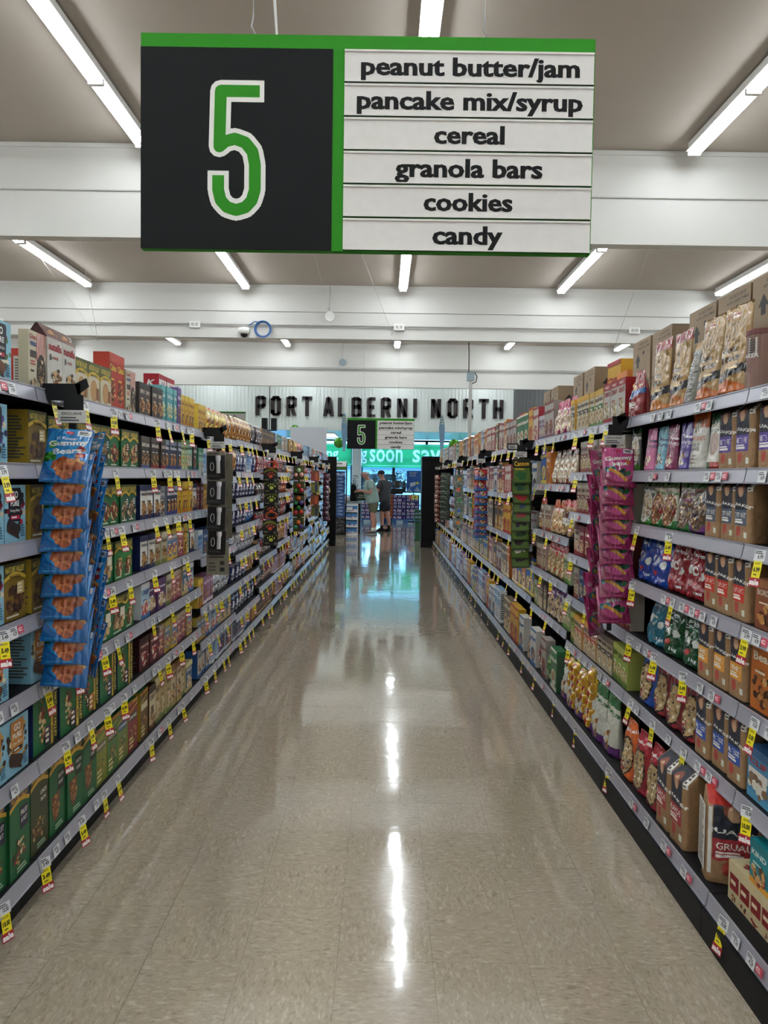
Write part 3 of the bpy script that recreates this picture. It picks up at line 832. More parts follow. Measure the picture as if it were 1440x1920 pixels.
A = a_oat(.2, .33, '#a82c34', 'GRUAU').rect(0, .86, 1, 1, '#b8281e').rect(.0, .1, .07, .84, '#e0ded8')
bag('oatL', A, .17, 'large brown oat bag with folded red top', 'oat_bag', shape='kraft', matn='kraft', nu=64, nv=92, crinkle=.007, back='#9a7752', side='#a07c56', seed=12, top_col='#b8281e')
A = Art(.12, .2, '#8f6f62').rect(.2, .55, .8, .98, '#34303c').text('QUAKER', .5, .62, .09, '#f0eee8', .58, .03).rect(.55, .64, .75, .94, '#dcdad4').lines(.57, .66, .73, .92, 6, '#444').ell(.3, .44, .12, .08, '#262a38').lines(.24, .3, .7, .5, 3, '#d8d0c8')
A3 = MB()
A3.lathe([(.058, 0), (.06, .006), (.06, .19), (.057, .194)], 24, lin('#8f6f62'))
A3.art(A, 0, 0, .12, .2, frame=lambda u, v, o: ((.0603 + o) * math.sin((u - .5) * 2.8), -(.0603 + o) * math.cos((u - .5) * 2.8), v * .19), step=.0003)
A3.lathe([(.062, .19), (.062, .205), (.058, .208)], 24, lin('#7a4a48'))
for f in range(len(A3.v)): A3.v[f] = (A3.v[f][0], A3.v[f][1] + .062, A3.v[f][2])
reg('can', A3.mesh('oat_canister', 'card', smooth=False), .124, .208, .124, 'oat_canister', 'canister', 'brown cardboard oat canister with plum lid')

# bags on the right run
def a_gold(seed, red=False, lines=('Wheat', 'Pancake'), foot='#2a2026'):
    A = Art(.21, .33, '#a98550').rect(0, .86, 1, 1, '#b5915c' if not red else '#8c1f28').lines(.05, .88, .95, .92, 1, '#8c1f28')
    A.ell(.45, .7, .12, .1, '#3a2c24').ell(.45, .7, .1, .085, '#b5915c')
    A.text(lines[0], .42, .52, .09, '#1c1412', .6, .03).text(lines[1], .45, .42, .08, '#1c1412', .76, .03)
    A.poly([(0, .12), (1, .26), (1, .36), (0, .22)], foot).lines(.5, .28, .95, .33, 1, '#e0c080').poly([(0, 0), (1, 0), (1, .1), (.5, .2), (0, .08)], '#c86a2c' if not red else '#c87830')
    return A
bag('gold', a_gold(1), .11, 'large gold grain pouch with dark slanted band', 'flour_pouch', shape='pouch', crinkle=.009, nu=64, nv=92, back='#a98550', seed=3)
bag('gold2', a_gold(2, True, ('Bran', 'Avoine')), .09, 'gold bran bag with red header', 'flour_pouch', shape='pouch', crinkle=.008, nu=64, nv=92, back='#a98550', seed=5)
A = Art(.09, .26, '#8f8c84').lines(.06, .05, .94, .84, 26, '#4c4a46').rect(0, .86, 1, 1, '#a98550')
bag('goldside', A, .12, 'narrow pouch turned to its printed facts side', 'flour_pouch', shape='pouch', crinkle=.004, nu=64, nv=92, back='#a98550', seed=6)
A = Art(.16, .24, '#8c1f28').poly([(0, .4), (1, .5), (1, .62), (0, .55)], '#2c5a9a').blobs(.5, .72, .3, .1, ['#e8e0d0', '#c8a868'], 14, .08, 2).lines(.1, .2, .9, .36, 3, '#e0d8d0')
bag('redgold', A, .09, 'dark red flour bag with blue flash', 'flour_pouch', shape='slump', crinkle=.01, seed=8)


def a_pouch(w, h, bg, ttl, tc, food, seed, foot=None, top=None, t2=None, win=None):
    A = Art(w, h, bg)
    if foot: A.rect(0, 0, 1, .16, foot)
    if top: A.rect(0, .8, 1, 1, top)
    if win: A.ell(.58, .4, .4, .36, win).blobs(.58, .4, .34, .3, food, 46, .07, seed)
    else: A.blobs(.5, .24, .26, .14, food, 16, .08, seed)
    if ttl:
        for i, q in enumerate(ttl.split(' ')): A.text(q, .5, .72 - .13 * i, .11, tc, .7, .04, rot=-4)
    if t2: A.text(t2, .5, .45, .04, tc, .6)
    return A
for k, (bg, tc, lk) in enumerate([('#a8889a', '#f4ecf0', 'mauve'), ('#d87aa8', '#3a2a5a', 'pink'), ('#7ab8cc', '#1c3a6a', 'sky blue'), ('#8c2f5c', '#f0d8e4', 'magenta'), ('#57429c', '#e4dcf4', 'violet')]):
    bag('chia%d' % k, a_pouch(.13, .2, bg, 'Chia LOVE', tc, ['#e8d8b0', '#8a5a3a', '#f4ecdc'], k + 3, foot=None), .06, lk + ' chia cereal pouch', 'cereal_pouch', shape='pouch', crinkle=.003, seed=k + 20)
A = Art(.16, .23, '#cfccc4').rect(0, .72, 1, 1, '#c8602c').ell(.45, .76, .16, .12, '#7a6a4a').text('HEMP HEARTS', .5, .55, .07, '#c8602c', .84, .02).text('COEURS DE', .4, .44, .05, '#3a3430', .6).text('CHANVRE', .42, .36, .06, '#3a3430', .6).lines(.1, .1, .8, .28, 3, '#8a8478')
bag('hemp', A, .07, 'orange and white hemp seed pouch', 'seed_pouch', shape='pouch', crinkle=.003, seed=31)
A = Art(.13, .22, '#d4cec0').rect(0, .8, 1, 1, '#2f6a44').ell(.55, .45, .36, .26, '#e8e4dc').ell(.55, .45, .3, .2, '#b89a8c').rect(0, 0, .45, .14, '#2f7a3c').rect(.45, 0, 1, .14, '#b03028').text('porridge', .4, .68, .08, '#3a5a34', .6)
bag('porr', A, .07, 'white porridge pouch with bowl picture', 'seed_pouch', shape='pouch', crinkle=.003, seed=33)
bag('granw', a_pouch(.17, .25, '#dad8cc', 'love crunch', '#7a3a6a', CLUST + ['#2c2440'], 9, foot='#2f7a3a', top='#3c7a3c', win='#5a4634'), .08, 'white and green granola bag with clear window', 'granola_bag', shape='pouch', crinkle=.008, seed=35)
bag('granp', a_pouch(.17, .26, '#6a5040', '', '#fff', CLUST + ['#2c2440', '#2c2440'], 10, foot='#6a2f78', top='#4a7a44', win='#5a4634'), .09, 'cluster filled granola bag with purple foot', 'granola_bag', shape='slump', crinkle=.01, seed=36)
bag('grano', a_pouch(.15, .22, '#d8d0bc', 'granola', '#4a7a3c', NUTS, 12, foot='#2f7a3a', top='#3c6a34', win='#8a5a34'), .08, 'cream granola bag with amber window and green foot', 'granola_bag', shape='pouch', crinkle=.008, seed=37)
bag('grn_g', a_pouch(.14, .24, '#6f7470', 'oats', '#e0e4dc', OATS, 13, foot='#4a8a34', top='#2c5a3a', win='#d8d4c8'), .07, 'grey granola bag with bowl and green foot', 'granola_bag', shape='pouch', crinkle=.006, seed=38)
for k, (bg, lk, t) in enumerate([('#123c98', 'royal blue', 'Family Size'), ('#8c1420', 'deep red', 'Family Size'), ('#1b6a80', 'teal', 'Granola Clusters'), ('#114a2c', 'bottle green', 'Large Flake Oats')]):
    A = Art(.2, .24, bg)
    for i, q in enumerate(t.split(' ')): A.text(q, .42, .84 - .09 * i, .06, '#dfe4ec', .6, .01)
    A.ell(.2, .5, .1, .08, '#d8dcd8').ell(.5, .48, .12, .085, '#e4e4dc').ell(.52, .48, .07, .05, bg).ell(.78, .42, .09, .07, '#d8dcd8').ell(.5, .26, .06, .05, '#b03038').text('1.1kg', .7, .14, .07, '#dfe4ec', .3)
    bag('fam%d' % k, A, .1, lk + ' family bag with white ovals', 'oatmeal_sack', shape='slump', crinkle=.014, nu=64, nv=92, seed=40 + k)
for k, (bg, tp, lk) in enumerate([('#1f4aa0', '#2a5ab8', 'blue'), ('#7a1c26', '#8c2430', 'red'), ('#c85a24', '#d86a2c', 'orange'), ('#93202a', '#a82a38', 'crimson')]):
    A = Art(.17, .27, bg).rect(0, .0, 1, .1, tp).ell(.5, .38, .42, .34, '#2c1c18').ell(.5, .38, .38, .31, '#b09468').blobs(.5, .38, .32, .26, OATS + ['#6a4a34', '#3a2430'], 60, .05, k + 60).rect(.1, .72, .9, .95, tp).text('Muesli', .5, .83, .1, '#f0e4dc', .7, .03, rot=8).blobs(.3, .2, .14, .08, ['#b02838', '#7a1c30'], 8, .06, k)
    bag('mus%d' % k, A, .09, lk + ' muesli bag with large clear window', 'muesli_bag', shape='slump', crinkle=.012, nu=64, nv=92, seed=50 + k)
# oatmeal boxes etc.
specs2 = [
    ('cow', .13, .22, .07, '#b9b4ac', '#9a1c24', 'CREAM OF', '#a01c28', WHT, '#9a1c24', None, 'red and white wheat cereal box', 'hot_cereal_box'),
    ('oy', .1, .21, .07, '#c2b7a0', '#d8a83a', 'Instant', '#4a3a2c', OATS, '#c8bca0', '#4a3c34', 'yellow topped instant oatmeal box', 'oatmeal_box'),
    ('oyg', .1, .21, .07, '#c2b7a0', '#c8a040', 'Instant', '#4a3a2c', OATS, '#5a8a4a', '#2f6a3c', 'green banded instant oatmeal box', 'oatmeal_box'),
    ('ir', .1, .19, .07, '#b5a795', '#c8c0b4', 'QUAKER', '#6a1c24', OATS, '#8a2a2c', '#7a2026', 'taupe oatmeal box with red band', 'oatmeal_box'),
    ('ig', .1, .19, .07, '#a8b088', '#c8c8b4', 'QUAKER', '#2c4a24', OATS, '#5a8a34', '#4c8a34', 'leaf green oatmeal box', 'oatmeal_box'),
    ('ip', .1, .19, .07, '#a898a4', '#c8c0c4', 'QUAKER', '#3a1c4a', OATS, '#4a2a6a', '#4a2a6a', 'purple banded oatmeal box', 'oatmeal_box'),
    ('id', .11, .19, .07, '#8a1c26', '#7a3030', 'QUAKER', '#f0e8e0', OATS, '#7a1820', None, 'solid red oatmeal box', 'oatmeal_box'),
    ('idw', .15, .19, .07, '#c8bcae', '#6a2a28', 'VARIETY', '#3a2a24', ['#c8a070', '#8a1c26', '#e0d0b8'], '#8a1c26', None, 'wide taupe and red variety box', 'oatmeal_box'),
    ('ib', .1, .19, .07, '#22346c', '#3a4a7c', 'QUAKER', '#e8ecf4', OATS, '#2a3c80', None, 'navy oatmeal box', 'oatmeal_box'),
    ('iy', .1, .19, .07, '#b8a48a', '#e0a038', 'QUAKER', '#3a3028', OATS, None, '#c83a2c', 'orange topped oatmeal box', 'oatmeal_box'),
    ('iw', .1, .19, .07, '#b4a48c', '#6a5a50', 'QUAKER', '#3a3028', OATS, None, '#3a342e', 'pale brown instant oat box', 'oatmeal_box'),
    ('lime', .09, .19, .1, '#9aa848', '#b8c060', '2X', '#3a4a1c', OATS, '#5a7a2a', '#7ea82c', 'lime green oat box', 'oatmeal_box'),
    ('bear', .16, .24, .06, '#c8702c', '#d8843a', 'Bear', '#f4e8d0', COOK, None, None, 'bright orange cookie box', 'cookie_box'),
    ('nvyb', .16, .2, .08, '#1c2c44', '#24364f', 'BAR', '#e8e0c8', GRAN, '#2a3c58', None, 'dark navy bar box with white drops', 'protein_bar_box'),
    ('clif', .15, .17, .1, '#4a90b8', '#3a6a9a', 'CLIF', '#b02830', ['#e8e0d0', '#8a6a4a'], '#5aa0c4', '#e8e4dc', 'blue protein bar box with red lettering', 'protein_bar_box'),
    ('bor', .15, .16, .1, '#9c5a3c', '#b87a54', 'BORDER', '#f0e0c8', COOK, '#8a4a30', None, 'terracotta bar box with mountain shape', 'protein_bar_box'),
    ('kind', .12, .14, .1, '#1a8a94', '#14747c', 'KIND', '#f0f0ec', NUTS, '#e8a030', None, 'teal nut bar box', 'protein_bar_box'),
]
for i, (k, w, h, d, bg, hd, tt, tc, fd, ft, md, lk, nm) in enumerate(specs2):
    if isinstance(fd, str): fd = ['#e8e4dc', '#c8b890', '#8a6a3c']
    box(k, a_plain(w, h, bg, hd, tt, tc, fd, i + 90, ft, md, tt2='WHEAT' if k == 'cow' else None), d, lk, nm, side=hd, top=hd)
A = Art(.3, .13, '#d8c79c')
for i in range(4): A.rect(.04 + i * .24, .3, .24 + i * .24, .72, '#8c2024').lines(.06 + i * .24, .42, .22 + i * .24, .6, 1, '#f0e0c0').blobs(.13 + i * .24, .12, .06, .06, ['#3a2420', '#8c2024'], 4, .02, i)
T = Art(1, 1, '#d8c79c').blobs(.5, .5, .42, .28, ['#241a18'], 30, .12, 3).ell(.5, .5, .34, .24, '#241a18').blobs(.2, .2, .1, .1, ['#8c2024'], 5, .05, 4)
box('lara', A, .16, 'cream tray box of bars with cherry print', 'bar_tray', side='#d8c79c', top='#d8c79c', top_art=T)
for i in range(3): pass
# clear-window noodle and granola bags, bay three
bag('nood', a_pouch(.17, .24, '#b89a80', 'OATS', '#f0ece0', ['#e8e0d0', '#c8a880', '#f4f0e4', '#8a5a34'], 70, foot='#7a3a28', top='#5a3424', win='#c8b498'), .08, 'clear bag of pale flakes with brown top', 'flake_bag', shape='slump', crinkle=.012, seed=71)
A = a_pouch(.17, .25, '#a8703c', '', '#fff', OATS, 72, foot='#4a2c24', top='#c83228', win='#a88858').rect(.05, .34, .95, .5, '#e4e0d8').text('PANOLA', .5, .42, .1, '#3a3030', .84, .02).rect(.05, .5, .95, .68, '#6a3a30')
bag('pano', A, .08, 'red topped puffed grain bag with white label', 'flake_bag', shape='slump', crinkle=.01, seed=72)
bag('ornb', a_pouch(.16, .24, '#c85a2c', 'MIX', '#f4ece0', OATS, 73, foot='#b89a70', win='#c8a070'), .08, 'orange mix bag with window', 'flake_bag', shape='slump', crinkle=.012, seed=73)
bag('rdb', a_pouch(.15, .24, '#b81f2c', 'FIT', '#f4ece0', OATS, 74, foot='#a88a60', win='#a88858'), .08, 'bright red grain bag with round window', 'flake_bag', shape='slump', crinkle=.012, seed=74)
bag('ppb', a_pouch(.18, .24, '#5a2468', 'CLUSTERS', '#e8dcec', CLUST, 75, foot='#c8b89a', win='#b8a080'), .09, 'purple cluster bag', 'flake_bag', shape='slump', crinkle=.012, seed=75)
bag('pnk', a_pouch(.17, .25, '#a82054', 'CRUNCH', '#f4e8ec', OATS, 76, foot='#8c1c48', win='#c8a898'), .08, 'raspberry pink muesli bag with glossy top', 'muesli_bag', shape='slump', crinkle=.012, seed=76)
bag('wht', a_pouch(.19, .3, '#d4d4c8', 'oats', '#3a6a3c', ['#b8804a', '#8a5a30', '#d8b890'], 77, foot='#5a2a6a', top='#2f6a3c'), .1, 'white granola bag with green label and purple foot', 'granola_bag', shape='pouch', crinkle=.01, seed=77)
A = Art(.12, .085, '#c89a1c').blobs(.5, .5, .42, .36, ['#f0d04a', '#b8821a', '#f4ecc0', '#d8a828', '#b83a2c'], 20, .14, 6).ell(.45, .5, .26, .22, '#a82028').text('RICE', .45, .5, .18, '#f0e4c0', .34)
bag('yt', A, .06, 'crinkled yellow noodle packet', 'noodle_packet', 'packet', shape='pillow', crinkle=.014, nu=16, nv=14, seed=78)
A = Art(.3, .17, '#b8a888').rect(0, .76, 1, 1, '#d8a830').text('40', .3, .88, .16, '#b02c1c', .1).lines(.4, .8, .9, .94, 1, '#8a3a1c').rect(.0, .1, .2, .7, '#8a8478')
box('case40', A, .18, 'open-topped yellow case printed 40', 'display_case', side='#b8a888', top='#4a4a52')

# chocolate, candy and cookie goods of the far bays
far_bag = [('#14245a', ['#c8ccd8', '#2a3c8a', '#f0f0f4'], 'navy', 'OREO'), ('#b8bcc4', ['#f0f0f4', '#7a8088', '#3a3e48'], 'silver', 'dare'), ('#a8702c', ['#e8c070', '#6a3a18', '#f4e0a8'], 'caramel gold', 'nut'), ('#241c20', ['#c8a8a0', '#5a3a3c', '#e8dcd8'], 'black', 'choc'), ('#7a1c30', ['#c85a58', '#f0d8c8', '#3c1420'], 'claret', 'gum'), ('#2c6ab0', ['#d8e4f0', '#1c3a7a', '#f4f4f0'], 'bright blue', 'mint'), ('#c8a020', ['#f4e070', '#8a5a18', '#c8402c'], 'yellow', 'pop'), ('#4a2c6a', ['#c8a8d8', '#2c1444', '#e8d8f0'], 'purple', 'twist'), ('#b8341c', ['#f0a070', '#f4e0c8', '#6a1c10'], 'scarlet', 'candy'), ('#3a7a3c', ['#a8d080', '#f0f0d0', '#1c4a20'], 'green', 'sour')]
for k, (bg, cs, lk, t) in enumerate(far_bag):
    A = Art(.15, .2, bg).blobs(.5, .35, .4, .26, cs, 26, .1, k + 80).text(t, .5, .74, .15, cs[0], .7, .04, rot=5).rect(0, .92, 1, 1, cs[2])
    bag('fb%d' % k, A, .07, lk + (' cookie bag' if k < 4 else ' candy bag'), 'cookie_bag' if k < 4 else 'candy_bag', shape='pillow', crinkle=.008, nu=20, nv=28, seed=80 + k)
cer = [('#a32a26', '#e0d8c8', 'red'), ('#1f4f9a', '#d8c050', 'cobalt'), ('#c89a28', '#a02820', 'mustard'), ('#5c2a60', '#d8c8d0', 'aubergine'), ('#2f6a44', '#e0dcc8', 'forest'), ('#c8beb0', '#a03038', 'cream'), ('#b86a2c', '#f0e0b8', 'copper'), ('#7a9ab8', '#f0f0f0', 'ice blue'), ('#d0ccc4', '#3a6aa0', 'white'), ('#8a3848', '#e8d0b8', 'rosewood'), ('#6a5a4a', '#d8c8a0', 'umber'), ('#3a2c34', '#c89a50', 'black plum'), ('#a8a098', '#7a2c30', 'stone'), ('#b8909c', '#5a3a6a', 'rose')]
nm = ['Crisp', 'Flakes', 'Oat', 'Bran', 'Nut', 'Rice', 'Honey', 'Snap', 'Wheat', 'Life', 'Puffs', 'Choco', 'Fibre', 'Berry']
for k, (a, b, lk) in enumerate(cer):
    w = .17 + .02 * (k % 3); h = .27 + .015 * (k % 4)
    A = Art(w, h, a).rect(0, 0, 1, .1, b).ell(.5, .3, .38, .2, b).blobs(.5, .31, .3, .13, OATS if k % 2 else COOK, 20, .08, k + 100).text(nm[k], .5, .74, .16, b, .8, .04, rot=4).rect(0, .94, 1, 1, b)
    box('cer%d' % k, A, .065, lk + ' cereal carton', 'cereal_box', side=b if k % 2 else a, top=a, side_art=INFO if k % 3 == 1 else None)
cook = [('#b8a890', '#8a3a2c', 'biscuit beige'), ('#1f3f7a', '#d8dce4', 'dark blue'), ('#7a2c2c', '#d8c0a0', 'brick red'), ('#c8c8c0', '#2c5a9a', 'pale grey'), ('#c8982c', '#6a2c18', 'amber'), ('#4a7a5a', '#e0e4d0', 'sage'), ('#8a5a7a', '#f0dce8', 'heather'), ('#5a9ac0', '#f4f4f0', 'azure'), ('#382824', '#c8a070', 'cocoa')]
for k, (a, b, lk) in enumerate(cook):
    A = Art(.1 + .02 * (k % 2), .19, a).rect(0, 0, 1, .12, b).blobs(.5, .36, .34, .18, COOK, 16, .11, k + 130).text(['Cookies', 'Cream', 'Thins', 'Social', 'Maple', 'Digest', 'Wafers', 'Rich', 'Fudge'][k], .5, .76, .13, b, .8, .03)
    box('ck%d' % k, A, .08, lk + ' cookie box', 'cookie_box', side=b, top=a)
# cardboard cases
A = Art(.29, .23, '#9c8468').text('DO NOT DROP', .62, .9, .06, '#2c2620', .5, .01).text('NE PAS LAISSER TOMBER', .62, .81, .05, '#2c2620', .66, .01)
A.poly([(.3, .7), (.16, .5), (.24, .5), (.24, .36), (.36, .36), (.36, .5), (.44, .5)], '#2a2522').ell(.62, .68, .05, .045, '#1c1614').rect(.7, .2, .72, .5, '#8a745a').rect(.58, .18, .72, .2, '#8a745a')
B = Art(.3, .23, '#9c8468').poly([(.3, .7), (.18, .5), (.25, .5), (.25, .36), (.35, .36), (.35, .5), (.42, .5)], '#2a2522').text('DO NOT DROP', .66, .85, .07, '#2c2620', .36, .01).lines(.4, .2, .9, .26, 1, '#4a3c30')
box('ctn', A, .3, 'brown cardboard case with black arrow', 'cardboard_case', 'carton', side='#8f785e', top='#957e62', side_art=B)
# ---------------------------------------------------------------- shelving
BL = 1.22
LX, RX, RXB = -1.20, 1.20, 1.12
L7 = [.155, .51, .78, 1.03, 1.29, 1.55, 1.815]
R7 = [.13, .483, .78, 1.05, 1.317, 1.567, 1.83]
LLEV = {0: L7, 1: L7, 2: L7, 3: [.16, .398, .633, .96, 1.288, 1.51, 1.80], 4: [.15, .36, .63, .86, 1.10, 1.33, 1.55, 1.81], 5: [.15, .42, .7, .97, 1.25, 1.53, 1.81], 6: [.15, .42, .75, 1.05, 1.32, 1.56, 1.81]}
RLEV = {-1: R7, 0: R7, 1: R7, 2: [.13, .536, .837, 1.14, 1.49, 1.83], 3: [.13, .57, .99, 1.40, 1.82]}
def lev(side, k):
    if side == 'L': return LLEV.get(k, [.15, .5, .84, 1.16, 1.46, 1.81] if k % 2 else [.15, .42, .7, .98, 1.3, 1.56, 1.81])
    return RLEV.get(k, [.13, .57, .99, 1.38, 1.82])
def y0_of(side, k): return (1.47 if side == 'L' else 2.58) + BL * k
LAB = {}
SHN = lambda i, n: 'top' if i == n - 1 else ('base' if i == 0 else ORD[i])
def bayname(side, k):
    if side == 'L': return ORD[k] + ' left bay'
    return ORD[k + 1] + ' right bay'

# tags
def tag_mesh(price, sale=True):
    m = MB()
    A = Art(.05, .036, '#d8dadc').text(price, .6, .4, .4, '#24242c', .5, .03).lines(.06, .62, .94, .94, 2, '#3a3a44')
    m.box(-.025, .025, 0, .0012, -.008, .028, lin('#d8dadc')); m.art(A, -.025, -.008, .05, .036)
    if sale:
        B = Art(.036, .055, '#e8d824').text(price, .5, .5, .3, '#18160c', .78, .05).text('SAVE', .5, .86, .13, '#3a3410', .6, .01).lines(.2, .14, .8, .26, 1, '#3a3410')
        m.box(-.019, .019, -.0008, .0002, -.063, -.008, lin('#e8d824')); m.art(B, -.019, -.063, .038, .055, y=-.0008)
        C = Art(.04, .026, '#a82838').text('sale', .5, .5, .7, '#f4f0ee', .92, .05)
        m.box(-.024, .024, -.0012, -.0002, -.090, -.062, lin('#a82838')); m.art(C, -.024, -.090, .048, .028, y=-.0012)
    return m.mesh('sale_tag' if sale else 'price_label', 'flat')
SALE = [tag_mesh(p) for p in ('3.49', '10.00', '3.99', '5.49', '6.99')]
LABL = [tag_mesh(p, False) for p in ('4.29', '7.19', '14.99')]
m = MB(); m.box(-.02, .02, 0, .0012, 0, .026, lin('#c04a5c')); m.art(Art(.04, .026, '#c04a5c').lines(.15, .2, .85, .8, 2, '#f0d0d4').ell(.15, .5, .1, .16, '#f0d0d4'), -.02, 0, .04, .026)
MADE = m.mesh('maker_label', 'flat')


def shelf_mesh(dep):
    m = MB(); m.box(.002, BL - .002, .004, dep, -.02, 0); m.box(.002, BL - .002, .004, .02, -.04, -.02)
    m.box(.01, .03, .05, dep, -.05, -.02); m.box(BL - .03, BL - .01, .05, dep, -.05, -.02)
    return m.mesh('shelf', 'black')
SH_U, SH_B = shelf_mesh(.40), shelf_mesh(.46)
m = MB()
# tilted channel: face leans back at the top, with rolled upper and lower edges
yb, yt = -.008, .002
m.face([(.004, yb, -.046), (BL - .004, yb, -.046), (BL - .004, yt, .002), (.004, yt, .002)])
m.face([(.004, .004, -.046), (.004, yb, -.046), (.004, yt, .002), (.004, .006, .002)]); m.face([(BL - .004, yb, -.046), (BL - .004, .004, -.046), (BL - .004, .006, .002), (BL - .004, yt, .002)])
for z, y in ((.002, yt), (-.046, yb)): m.box(.004, BL - .004, y - .003, y + .004, z - .0025, z + .0025)
m.face([(.004, .004, -.046), (BL - .004, .004, -.046), (BL - .004, yb, -.046), (.004, yb, -.046)])
CH = m.mesh('price_channel', 'channel')
bpy.data.meshes['price_channel'].name = 'price_channel'
m = MB(); m.box(.001, BL - .001, .40, .43, .0, 1.90); m.build
BACK = m.mesh('back_panel', 'black')
m = MB(); m.box(.0, .014, .36, .398, 0, 1.82); UPR = m.mesh('upright', 'black')
m = MB(); m.box(.002, BL - .002, .0, .012, 0, .10); m.box(.002, BL - .002, -.002, .0, .085, .1); KICK = m.mesh('kick_plate', 'black')


def build_bay(side, k):
    x = LX if side == 'L' else RX
    y = y0_of(side, k)
    lv = lev(side, k)
    rz = R(90) if side == 'L' else R(-90)
    org = (x, y, 0) if side == 'L' else (x, y + BL, 0)
    b = empty('gondola_bay', org, rz, 'black steel shelving unit with silver price rails, %s along the %s run' % (ORD[k if side == 'L' else k + 1], 'left' if side == 'L' else 'right'), 'shelving')
    b['group'] = 'shelving bays of the aisle'
    put(BACK, 'back_panel', (0, 0, 0), parent=b)
    put(UPR, 'upright', (0, 0, 0), parent=b); put(UPR, 'upright', (BL - .0145, 0, 0), parent=b)
    off = -.08 if side == 'R' else 0
    put(KICK, 'kick_plate', (0, off + (.06 if side == 'L' else -.02), 0), parent=b)
    r = random.Random(k * 31 + (5 if side == 'L' else 77))
    for i, z in enumerate(lv):
        zz = z + .022
        s = put(SH_B if i == 0 else SH_U, 'shelf', (0, off if i == 0 else 0, zz), parent=b)
        put(CH, 'price_channel', (0, 0, 0), parent=s)
        n = r.randint(3, 4) if side == 'L' else r.randint(2, 3)
        if side == 'R' and k < 1: n = [1, 3, 3, 2, 2, 0, 0][i]
        ph = r.uniform(.08, .2)
        xs = [ph + q * .98 / max(n, 1) + r.uniform(-.06, .06) for q in range(n)]
        for t in xs:
            o = put(r.choice(SALE), 'sale_tag', (t, -.011, -.034), R(r.uniform(-30, 0) * (1 if side == 'L' else -1)), parent=s, rx=R(r.uniform(-14, -6)))
            o.rotation_euler.y = R(r.uniform(-5, 5))
        for t in [.13 + .1 * q for q in range(10)]:
            if r.random() < .5 and all(abs(t - q) > .06 for q in xs):
                put(r.choice(LABL), 'price_label', (t, -.013, -.036), parent=s, rx=R(-10))
                if r.random() < .5: put(MADE, 'maker_label', (t + .05, -.0125, -.036), parent=s, rx=R(-10))


for k in range(13): build_bay('L', k)
for k in range(-1, 12): build_bay('R', k)

COUNT = {}
def place(side, key, y, z, inset, bayk, i, n, jitter=True, stackx=None, extra_rz=0, rx=0):
    """one product: y is its centre along the aisle"""
    p = P[key]
    xb = (LX if side == 'L' else (RX if i > 0 else RXB))
    if stackx is not None: X = stackx
    else: X = xb - inset if side == 'L' else xb + inset
    rz = (R(90) if side == 'L' else R(-90)) + extra_rz + (R(rng.uniform(-1.2, 1.2)) if jitter else 0)
    o = put(p['me'], p['name'], (X, y, z), rz, rx=rx)
    c = (side, bayk, i); COUNT[c] = COUNT.get(c, 0) + 1
    o['category'] = p['cat']
    o['group'] = '%ss on the %s shelf, %s' % (p['name'].replace('_', ' '), SHN(i, n), bayname(side, bayk))
    if p['name'].endswith('box') or p['name'].endswith('pouch'): o['group'] = o['group'].replace('boxs', 'boxes').replace('pouchs', 'pouches')
    o['label'] = '%s, %s on %s shelf, %s' % (p['look'], ORD[COUNT[c] - 1], SHN(i, n), bayname(side, bayk))
    return o


def fill(side, k, i, seq, ya=None, yb=None, inset=.02, second=False, gap=.003, cycle=True):
    lv = lev(side, k); n = len(lv); z = lv[i] + .0225
    cap = (lv[i + 1] + .022 - .05 - z) if i + 1 < n else 9
    y = (y0_of(side, k) + .012) if ya is None else ya
    y1 = (y0_of(side, k) + BL - .012) if yb is None else yb
    items = []
    q = []
    for it in seq: q += [it[0]] * it[1] if isinstance(it, tuple) else [it]
    idx = 0
    while idx < 60:
        if idx >= len(q) and not cycle: break
        key = q[idx % len(q)]; idx += 1
        if key is None: y += .06; continue
        p = P[key]
        if y + p['w'] > y1:
            break
        o = place(side, key, y + p['w'] / 2, z, inset + rng.uniform(0, .012), k, i, n)
        lim = lv[i + 1] + .002 - z - .006 if i + 1 < n else 9
        if p['h'] > lim: o.scale = (1, 1, lim / p['h'])
        if second and p['h'] <= cap and p['d'] < .17:
            place(side, key, y + p['w'] / 2, z, inset + p['d'] + .02, k, i, n, jitter=False)
        y += p['w'] + gap
    return y
# ---------------------------------------------------------------- stocking: left run
Lb = lambda k, i, seq, **kw: fill('L', k, i, seq, **kw)
Rb = lambda k, i, seq, **kw: fill('R', k, i, seq, **kw)
Y = lambda k: 1.47 + BL * k
# first two bays (only the far end of bay one is in view)
Lb(0, 6, ['go0', 'go0', 'chex'], ya=2.26); Lb(0, 5, ['go1', 'go1', 'nv6'], ya=2.22, second=True); Lb(0, 4, ['go2', 'go2'], ya=2.2); Lb(0, 3, ['go2', 'go2', 'nv6'], ya=2.2, second=True)
Lb(0, 2, ['go3', 'go3', 'go3'], ya=2.21); Lb(0, 1, ['go4', 'go4', 'go4'], ya=2.2, second=True); Lb(0, 0, ['nvt3', 'nvt1', 'nvt1'], ya=2.22)
Lb(1, 6, ['chex', 'nut', 'nut', 'nvbis', 'nvbis', 'nvbis', 'redt', 'redt'], ya=2.70)
for y in (3.22, 3.46): place('L', 'redb', y, L7[6] + .0225, .17, 1, 6, 7)
Lb(1, 5, [('nv6', 1), ('nv0', 2), ('nv2', 2), ('nv1', 1), ('nv0', 1), ('nv4', 2)], ya=2.70, second=True)
Lb(1, 4, [('nv6', 1), ('nv1', 2), ('nv2', 2), ('nv0', 2), ('nv1', 2)], ya=2.70)
Lb(1, 3, ['nv6', 'yog', 'yog', 'nv5', 'nv5', 'nv3', 'nv3'], ya=2.70)
